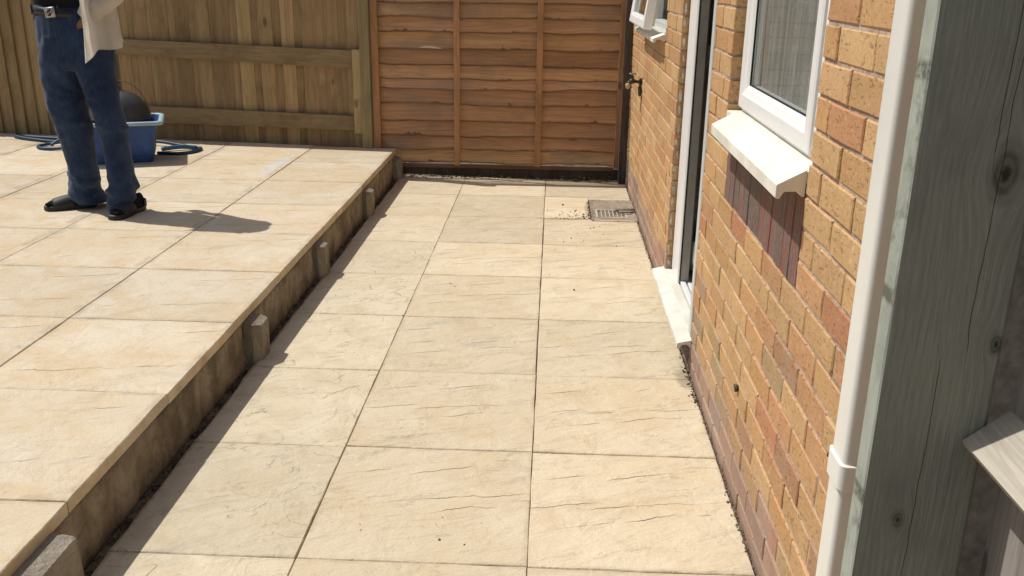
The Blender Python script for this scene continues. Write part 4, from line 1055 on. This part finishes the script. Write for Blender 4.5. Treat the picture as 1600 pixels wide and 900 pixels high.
def jdisp(p):
    z = p.z-H; t = .0
    f1 = math.exp(-((z-.13)/.06)**2)*.008 + math.exp(-((z-.46)/.05)**2)*.005 + math.exp(-((z-.84)/.09)**2)*.003 + .0006
    a = math.sin(z*70+fn(p.x*7, p.y*7, z*4)*7+p.x*24)
    t += f1*a*(.6+.7*fn(p.x*9, p.y*9, z*5))
    t += .009*fn(p.x*9, p.y*9, z*3.0) + .003*fn(p.x*30, p.y*30, z*9)
    # creases: knee backs, stacked hems, drag lines fanning from the crotch
    for (cz, sx_, am, k) in ((.455,.8,.006,60),(.50,-.9,.005,70),(.41,1.1,.004,75),(.10,.6,.008,80),(.145,-.9,.007,85),(.19,.7,.004,90)):
        u_ = z-cz-sx_*(p.x+2.46)*.35-.03*fn(p.x*6, p.y*6, cz*9); t += am*math.exp(-(u_*k)**2)*(.35+.65*max(0, fn(p.x*12, p.y*8, cz*30)*2+.4))
    dx_, dz_ = p.x+2.475, z-.66
    if dz_ > -.25 and dz_ < .3:
        a_ = math.atan2(dx_, dz_+.02); t += .0045*math.sin(a_*9+3*fn(p.x*5, p.y*5, z*5))*math.exp(-((math.hypot(dx_, dz_)-.12)/.09)**2)
    return t
jeans = finish(bm, 'jeans', M_denim, vox=.0065, smooth_it=5, disp=jdisp)
# body: one continuous skinned surface (torso, neck, head, arms)
def skin_mesh(nodes, edges, name, mat, sub=2):
    me = bpy.data.meshes.new(name); me.from_pydata([n_[0] for n_ in nodes], edges, []); o = bpy.data.objects.new(name, me); COL.objects.link(o)
    o.modifiers.new('k', 'SKIN'); o.modifiers.new('u', 'SUBSURF').levels = sub
    for i, n_ in enumerate(nodes):
        sv = me.skin_vertices[0].data[i]; sv.radius = n_[1] if isinstance(n_[1], tuple) else (n_[1], n_[1]); sv.use_root = (i == 0)
    dg = bpy.context.evaluated_depsgraph_get(); m2 = bpy.data.meshes.new_from_object(o.evaluated_get(dg)); o.modifiers.clear(); o.data = m2
    m2.materials.clear(); m2.materials.append(mat); m2.polygons.foreach_set('use_smooth', [True]*len(m2.polygons)); o.parent = person; o.location = OFF
    return o
N = [((-2.515,2.86,1.18),(.12,.075)), ((-2.52,2.86,1.32),(.115,.070)), ((-2.515,2.865,1.48),(.125,.075)), ((-2.51,2.87,1.59),(.13,.07)), ((-2.505,2.865,1.69),(.055,.055)), ((-2.505,2.85,1.755),(.052,.055)),
     ((-2.505,2.835,1.83),(.068,.085)), ((-2.505,2.838,1.90),(.074,.09)), ((-2.505,2.845,1.955),(.05,.065)),
     ((-2.33,2.875,1.60),(.055,.05)), ((-2.225,2.80,1.37),(.042,.042)), ((-2.33,2.76,1.275),(.030,.030)), ((-2.402,2.758,1.222),(.025,.021)),
     ((-2.69,2.875,1.60),(.055,.05)), ((-2.76,2.95,1.42),(.042,.042)), ((-2.66,3.03,1.40),(.030,.030)), ((-2.57,3.04,1.39),(.024,.020)),
     ((-2.432,2.785,1.170),(.034,.015)), ((-2.54,3.04,1.42),(.034,.015))]
E_ = [(0,1),(1,2),(2,3),(3,4),(4,5),(5,6),(6,7),(7,8),(3,9),(9,10),(10,11),(11,12),(3,13),(13,14),(14,15),(15,16),(12,17),(16,18)]
# fingers and thumbs
for palm, sgn in ((17, -1), (18, 1)):
    c = Vector(N[palm][0]); up_ = -1 if palm == 18 else 1
    for k in range(4):
        dx = (-.024+.016*k); L = (.030,.036,.034,.027)[k]
        b = len(N); N.append(((c.x+dx, c.y-.002, c.z-up_*.028), (.0088,.0088))); N.append(((c.x+dx*1.1, c.y+.003, c.z-up_*(.028+L)), (.0082,.0082))); N.append(((c.x+dx*1.15, c.y+.014, c.z-up_*(.026+L*1.7)), (.007,.007)))
        E_ += [(palm, b), (b, b+1), (b+1, b+2)]
    b = len(N); N.append(((c.x+sgn*.036, c.y-.010, c.z+.004), (.011,.010))); N.append(((c.x+sgn*.050, c.y-.016, c.z-.026), (.009,.009)))
    E_ += [(palm, b), (b, b+1)]
body = skin_mesh(N, E_, 'body', M_skin, 1)
bm = bmesh.new(); loft(bm, [ring((-2.505, 2.862-.004, z), a, b, 20) for z, a, b in ((1.83,.082,.098),(1.88,.086,.100),(1.93,.080,.092),(1.965,.055,.062),(1.978,.02,.02))]); finish(bm, 'hair', M_hair, sub=1)
bm = bmesh.new(); bmesh.ops.create_icosphere(bm, subdivisions=2, radius=.012, matrix=Matrix.Translation((-2.505, 2.742, 1.845)) @ Matrix.Diagonal((1,1.1,1.6,1))); finish(bm, 'nose', M_skin)
for sx in (-1, 1):
    bm = bmesh.new(); bmesh.ops.create_icosphere(bm, subdivisions=2, radius=.010, matrix=Matrix.Translation((-2.505+sx*.030, 2.757, 1.872))); finish(bm, 'eye', M_black)
    bm = bmesh.new(); bmesh.ops.create_icosphere(bm, subdivisions=2, radius=.026, matrix=Matrix.Translation((-2.505+sx*.083, 2.85, 1.855)) @ Matrix.Diagonal((.35,.7,1.1,1))); finish(bm, 'ear', M_skin)
bm = bmesh.new(); tube(bm, [(-2.53,2.755,1.808),(-2.505,2.748,1.805),(-2.48,2.755,1.808)], [.003,.005,.003], 6); finish(bm, 'mouth', simple('lips', (.16,.07,.05), .6, .2))
# black top
bm = bmesh.new(); loft(bm, [ring((-2.518+.004*k, 2.862, z), a, b, 28) for k, (z, a, b) in enumerate(((1.285,.172,.108),(1.31,.176,.112),(1.36,.178,.116),(1.46,.185,.122),(1.56,.20,.118),(1.63,.17,.10),(1.665,.08,.07)))])
finish(bm, 'black_top', M_black_top, vox=.012, smooth_it=2, disp=lambda p: .006*fn(p.x*9, p.y*9, p.z*9))
# belt, loops and buckle
bm = bmesh.new(); cB = Vector((-2.526, 2.86, 1.283)); tl = -.10
def belt_pt(t, z, o_=0): 
    x = (.172+o_)*math.cos(t); y = (.111+o_)*math.sin(t); return cB+Vector((x, y, z + tl*x - .012))
rings = [[belt_pt(2*math.pi*k/48, z, o_) for k in range(48)] for z, o_ in ((-.019,0),(-.019,.006),(.019,.006),(.019,0))]
loft(bm, rings+[rings[0]], cap=False); finish(bm, 'belt', M_belt)
for t in (R(212), R(303), R(330), R(20)):
    bm = bmesh.new(); c = belt_pt(t, 0, .008); M = Matrix.Translation(c) @ Matrix.Rotation(t-R(90), 4, 'Z'); box(bm, -.006, .006, -.003, .003, -.026, .026, .001, M); finish(bm, 'belt_loop', M_denim)
bk_ = R(262); c = belt_pt(bk_, 0, .011); M = Matrix.Translation(c) @ Matrix.Rotation(bk_-R(270), 4, 'Z') @ Matrix.Rotation(R(-6), 4, 'Y')
bm = bmesh.new(); box(bm, -.030, .030, -.004, .003, -.026, .026, .003, M); bu = finish(bm, 'buckle', M_buckle)
for sx, pts in ((-1, [(-.016,-.002),(-.004,.018),(.014,.018),(.004,.004)]), (1, [(.016,.002),(.004,-.018),(-.014,-.018),(-.004,-.004)])):
    bm = bmesh.new(); f_ = [bm.verts.new(M @ Vector((x, -.0052, z))) for x, z in pts]; b_ = [bm.verts.new(M @ Vector((x, -.003, z))) for x, z in pts]; bm.faces.new(f_)
    for i in range(4): bm.faces.new((f_[i], f_[(i+1) % 4], b_[(i+1) % 4], b_[i]))
    o = finish(bm, 'buckle_mark', M_belt, parent=bu); o.location = (0, 0, 0)
# fly and pocket seams
def on_jeans(pts, name, r_=.0022):
    dg = bpy.context.evaluated_depsgraph_get(); out = []
    for x, z in pts:
        ok, loc, nn, ix = jeans.ray_cast(Vector((x, 1.5, z)), Vector((0, 1, 0)))
        if ok: out.append(loc+Vector((0, -.0005, 0)))
    if len(out) > 2: bm = bmesh.new(); tube(bm, out, r_, 5); finish(bm, name, M_seam)
bpy.context.view_layer.update()
on_jeans([(-2.548+.002*k, 1.25-.012*k) for k in range(16)], 'fly_seam')
on_jeans([(-2.530+.002*k, 1.24-.012*k) for k in range(13)], 'fly_seam', .0014)
on_jeans([(-2.40+.010*k, 1.245-.0022*k*k) for k in range(8)], 'pocket_seam')
on_jeans([(-2.655-.005*k, 1.255-.002*k*k) for k in range(6)], 'pocket_seam')
# sandals and feet
def sandal(cx, cy, ang, tilt_label=None):
    """foot length along local +x (toes), origin at the heel"""
    M = Matrix.Translation((cx, cy, H)) @ Matrix.Rotation(ang, 4, 'Z')
    def outline(s_=1., z=0):
        pts = [(-.010,0),(-.004,.028),(.04,.036),(.10,.036),(.16,.047),(.21,.050),(.245,.040),(.262,.015),(.262,-.012),(.248,-.034),(.20,-.044),(.15,-.041),(.09,-.034),(.04,-.034),(-.004,-.028)]
        return [M @ Vector((.12+(x-.12)*s_, y*s_, z)) for x, y in pts]
    bm = bmesh.new(); loft(bm, [outline(.97, .001), outline(1., .006), outline(1., .022), outline(.97, .026)]); so_ = finish(bm, 'sandal', M_sandal)
    bm = bmesh.new()
    sec = [(0,.0,.030,.075),(.03,0,.033,.075),(.07,0,.034,.070),(.11,0,.037,.058),(.15,.001,.043,.046),(.19,.002,.045,.036),(.222,.002,.040,.028),(.240,.002,.026,.020)]
    rings = []
    for x, y, a, hgt in sec:
        rings.append([M @ Vector((x, y+a*math.cos(t), .026+hgt*max(0, math.sin(t)) )) for t in [2*math.pi*k/16 for k in range(16)]])
    loft(bm, rings); o = finish(bm, 'foot', M_sock, vox=.005, smooth_it=3, parent=so_); o.location = (0, 0, 0)
    for k, (ty, tl_, tr) in enumerate(((.026,.252,.0125),(.010,.250,.0095),(-.005,.244,.009),(-.019,.236,.0085),(-.031,.226,.008))):
        bm = bmesh.new(); tube(bm, [M @ Vector(q_) for q_ in ((tl_-.04, ty*.95, .036),(tl_-.016, ty, .039),(tl_-.003, ty, .036),(tl_, ty, .034))], [tr*.9, tr, tr*.85, tr*.4], 8); o = finish(bm, 'toe', M_sock, sub=1, parent=so_); o.location = (0, 0, 0)
    bm = bmesh.new(); rings = []
    for x, e in ((.095,.004),(.11,.006),(.14,.007),(.175,.007),(.198,.006),(.206,.004)):
        a = .041+(.007 if x > .12 else .0)+e*.4; hg = .064-.24*(x-.095)*1.0+e
        rings.append([M @ Vector((x+(.010*math.sin(t)), a*math.cos(t), .018+hg*math.sin(t))) for t in [math.pi*k/14 for k in range(15)]]
                     + [M @ Vector((x+(.010*math.sin(t)), (a-.004)*math.cos(t), .018+(hg-.004)*math.sin(t))) for t in [math.pi*(14-k)/14 for k in range(15)]])
    loft(bm, rings); o = finish(bm, 'strap', M_sandal, parent=so_); o.location = (0, 0, 0)
    bm = bmesh.new(); rings = []
    for z, o_ in ((.024,.004),(.045,.005),(.062,.004)):
        rings.append([M @ Vector((.015+(.035+o_)*math.cos(t), (.034+o_)*math.sin(t), z)) for t in [R(80)+R(200)*k/14 for k in range(15)]])
    loft(bm, rings, closed=False); md = finish(bm, 'heel_strap', M_sandal, parent=so_); md.location = (0, 0, 0)
sandal(-2.545, 2.925, R(180+27))
sandal(-2.258, 2.88, R(180+78))
# cream shirt: open front panel, back panel and rolled sleeve as folded cloth
def cloth(name, fnc, nu=40, nv=40, th=.0022):
    bm = bmesh.new(); V_ = [[bm.verts.new(fnc(i/nu, j/nv)) for i in range(nu+1)] for j in range(nv+1)]
    for j in range(nv):
        for i in range(nu): bm.faces.new((V_[j][i], V_[j][i+1], V_[j+1][i+1], V_[j+1][i]))
    bmesh.ops.solidify(bm, geom=list(bm.faces), thickness=th)
    return finish(bm, name, M_linen)
def lerp(a, b, t): return a+(b-a)*t
def side_panel(u, v):
    # u: front edge (0) round the hip to the back (1); v: hem (0) up to the shoulder (1)
    ang = lerp(R(-50), R(100), u)
    flare = (1-v)**1.5
    rx, ry = .200+.022*flare, .135+.045*flare
    if ang < 0: ry = lerp(ry, .235+.07*flare, min(1, -math.sin(ang)*1.2))
    hem = 1.062+.05*math.sin(u*3.0)+.05*max(0, u-.35)+.012*math.sin(u*17)
    if u < .12: hem -= .03*(1-u/.12)
    z = lerp(hem, 1.62, v)
    fold = (.016*math.sin(u*21+1.5)+.010*math.sin(u*43+v*4)+.012*fn(u*6, v*5))*(.3+.7*flare)
    cx = -2.495+.006*math.sin(v*5)
    r_ = 1+fold/.2
    return Vector((cx+rx*r_*math.cos(ang), 2.865+ry*r_*math.sin(ang), z))
cloth('shirt_side', side_panel, 60, 44)
def back_panel(u, v):
    ang = lerp(R(100), R(160), u); flare = (1-v)**1.5; z = lerp(1.10+.02*math.sin(u*9)+.06*u, 1.62, v)
    fold = .010*math.sin(u*19)*(.3+.7*flare); r_ = 1+fold/.2
    return Vector((-2.51+(.205+.02*flare)*r_*math.cos(ang), 2.865+(.130+.03*flare)*r_*math.sin(ang), z))
cloth('shirt_back', back_panel, 44, 30)
def yoke(u, v):
    t = u*2*math.pi; return Vector((-2.507+lerp(.205,.085,v)*math.cos(t), 2.868+lerp(.128,.07,v)*math.sin(t), lerp(1.612, 1.685, v**.7)))
cloth('shirt_yoke', yoke, 40, 6)
def sleeve(A, B, C_, name, cuff=.062):
    path = smooth_path([A, A.lerp(B, .5), B, B.lerp(C_, .5), C_], 8)
    bm = bmesh.new(); rings = []; last = None; n_ = len(path)
    for i, p in enumerate(path):
        t = (path[min(i+1, n_-1)]-path[max(i-1, 0)]).normalized(); ax = t.orthogonal().normalized() if last is None else (last-t*last.dot(t)).normalized(); last = ax; ay = t.cross(ax)
        f_ = i/(n_-1); r0 = lerp(.075, cuff, f_)
        rings.append([p+(ax*math.cos(a_)+ay*math.sin(a_))*(r0*(1+.10*fn(f_*9, a_)+.09*math.sin(f_*30+2*math.sin(a_*1.0)))) for a_ in [2*math.pi*k/24 for k in range(24)]])
    loft(bm, rings, cap=False); bmesh.ops.solidify(bm, geom=list(bm.faces), thickness=.0025); finish(bm, name, M_linen)
sleeve(Vector((-2.335, 2.875, 1.60)), Vector((-2.235, 2.79, 1.38)), Vector((-2.378, 2.752, 1.246)), 'sleeve', .052)
sleeve(Vector((-2.685, 2.875, 1.60)), Vector((-2.757, 2.95, 1.435)), Vector((-2.66, 3.02, 1.41)), 'sleeve', .052)
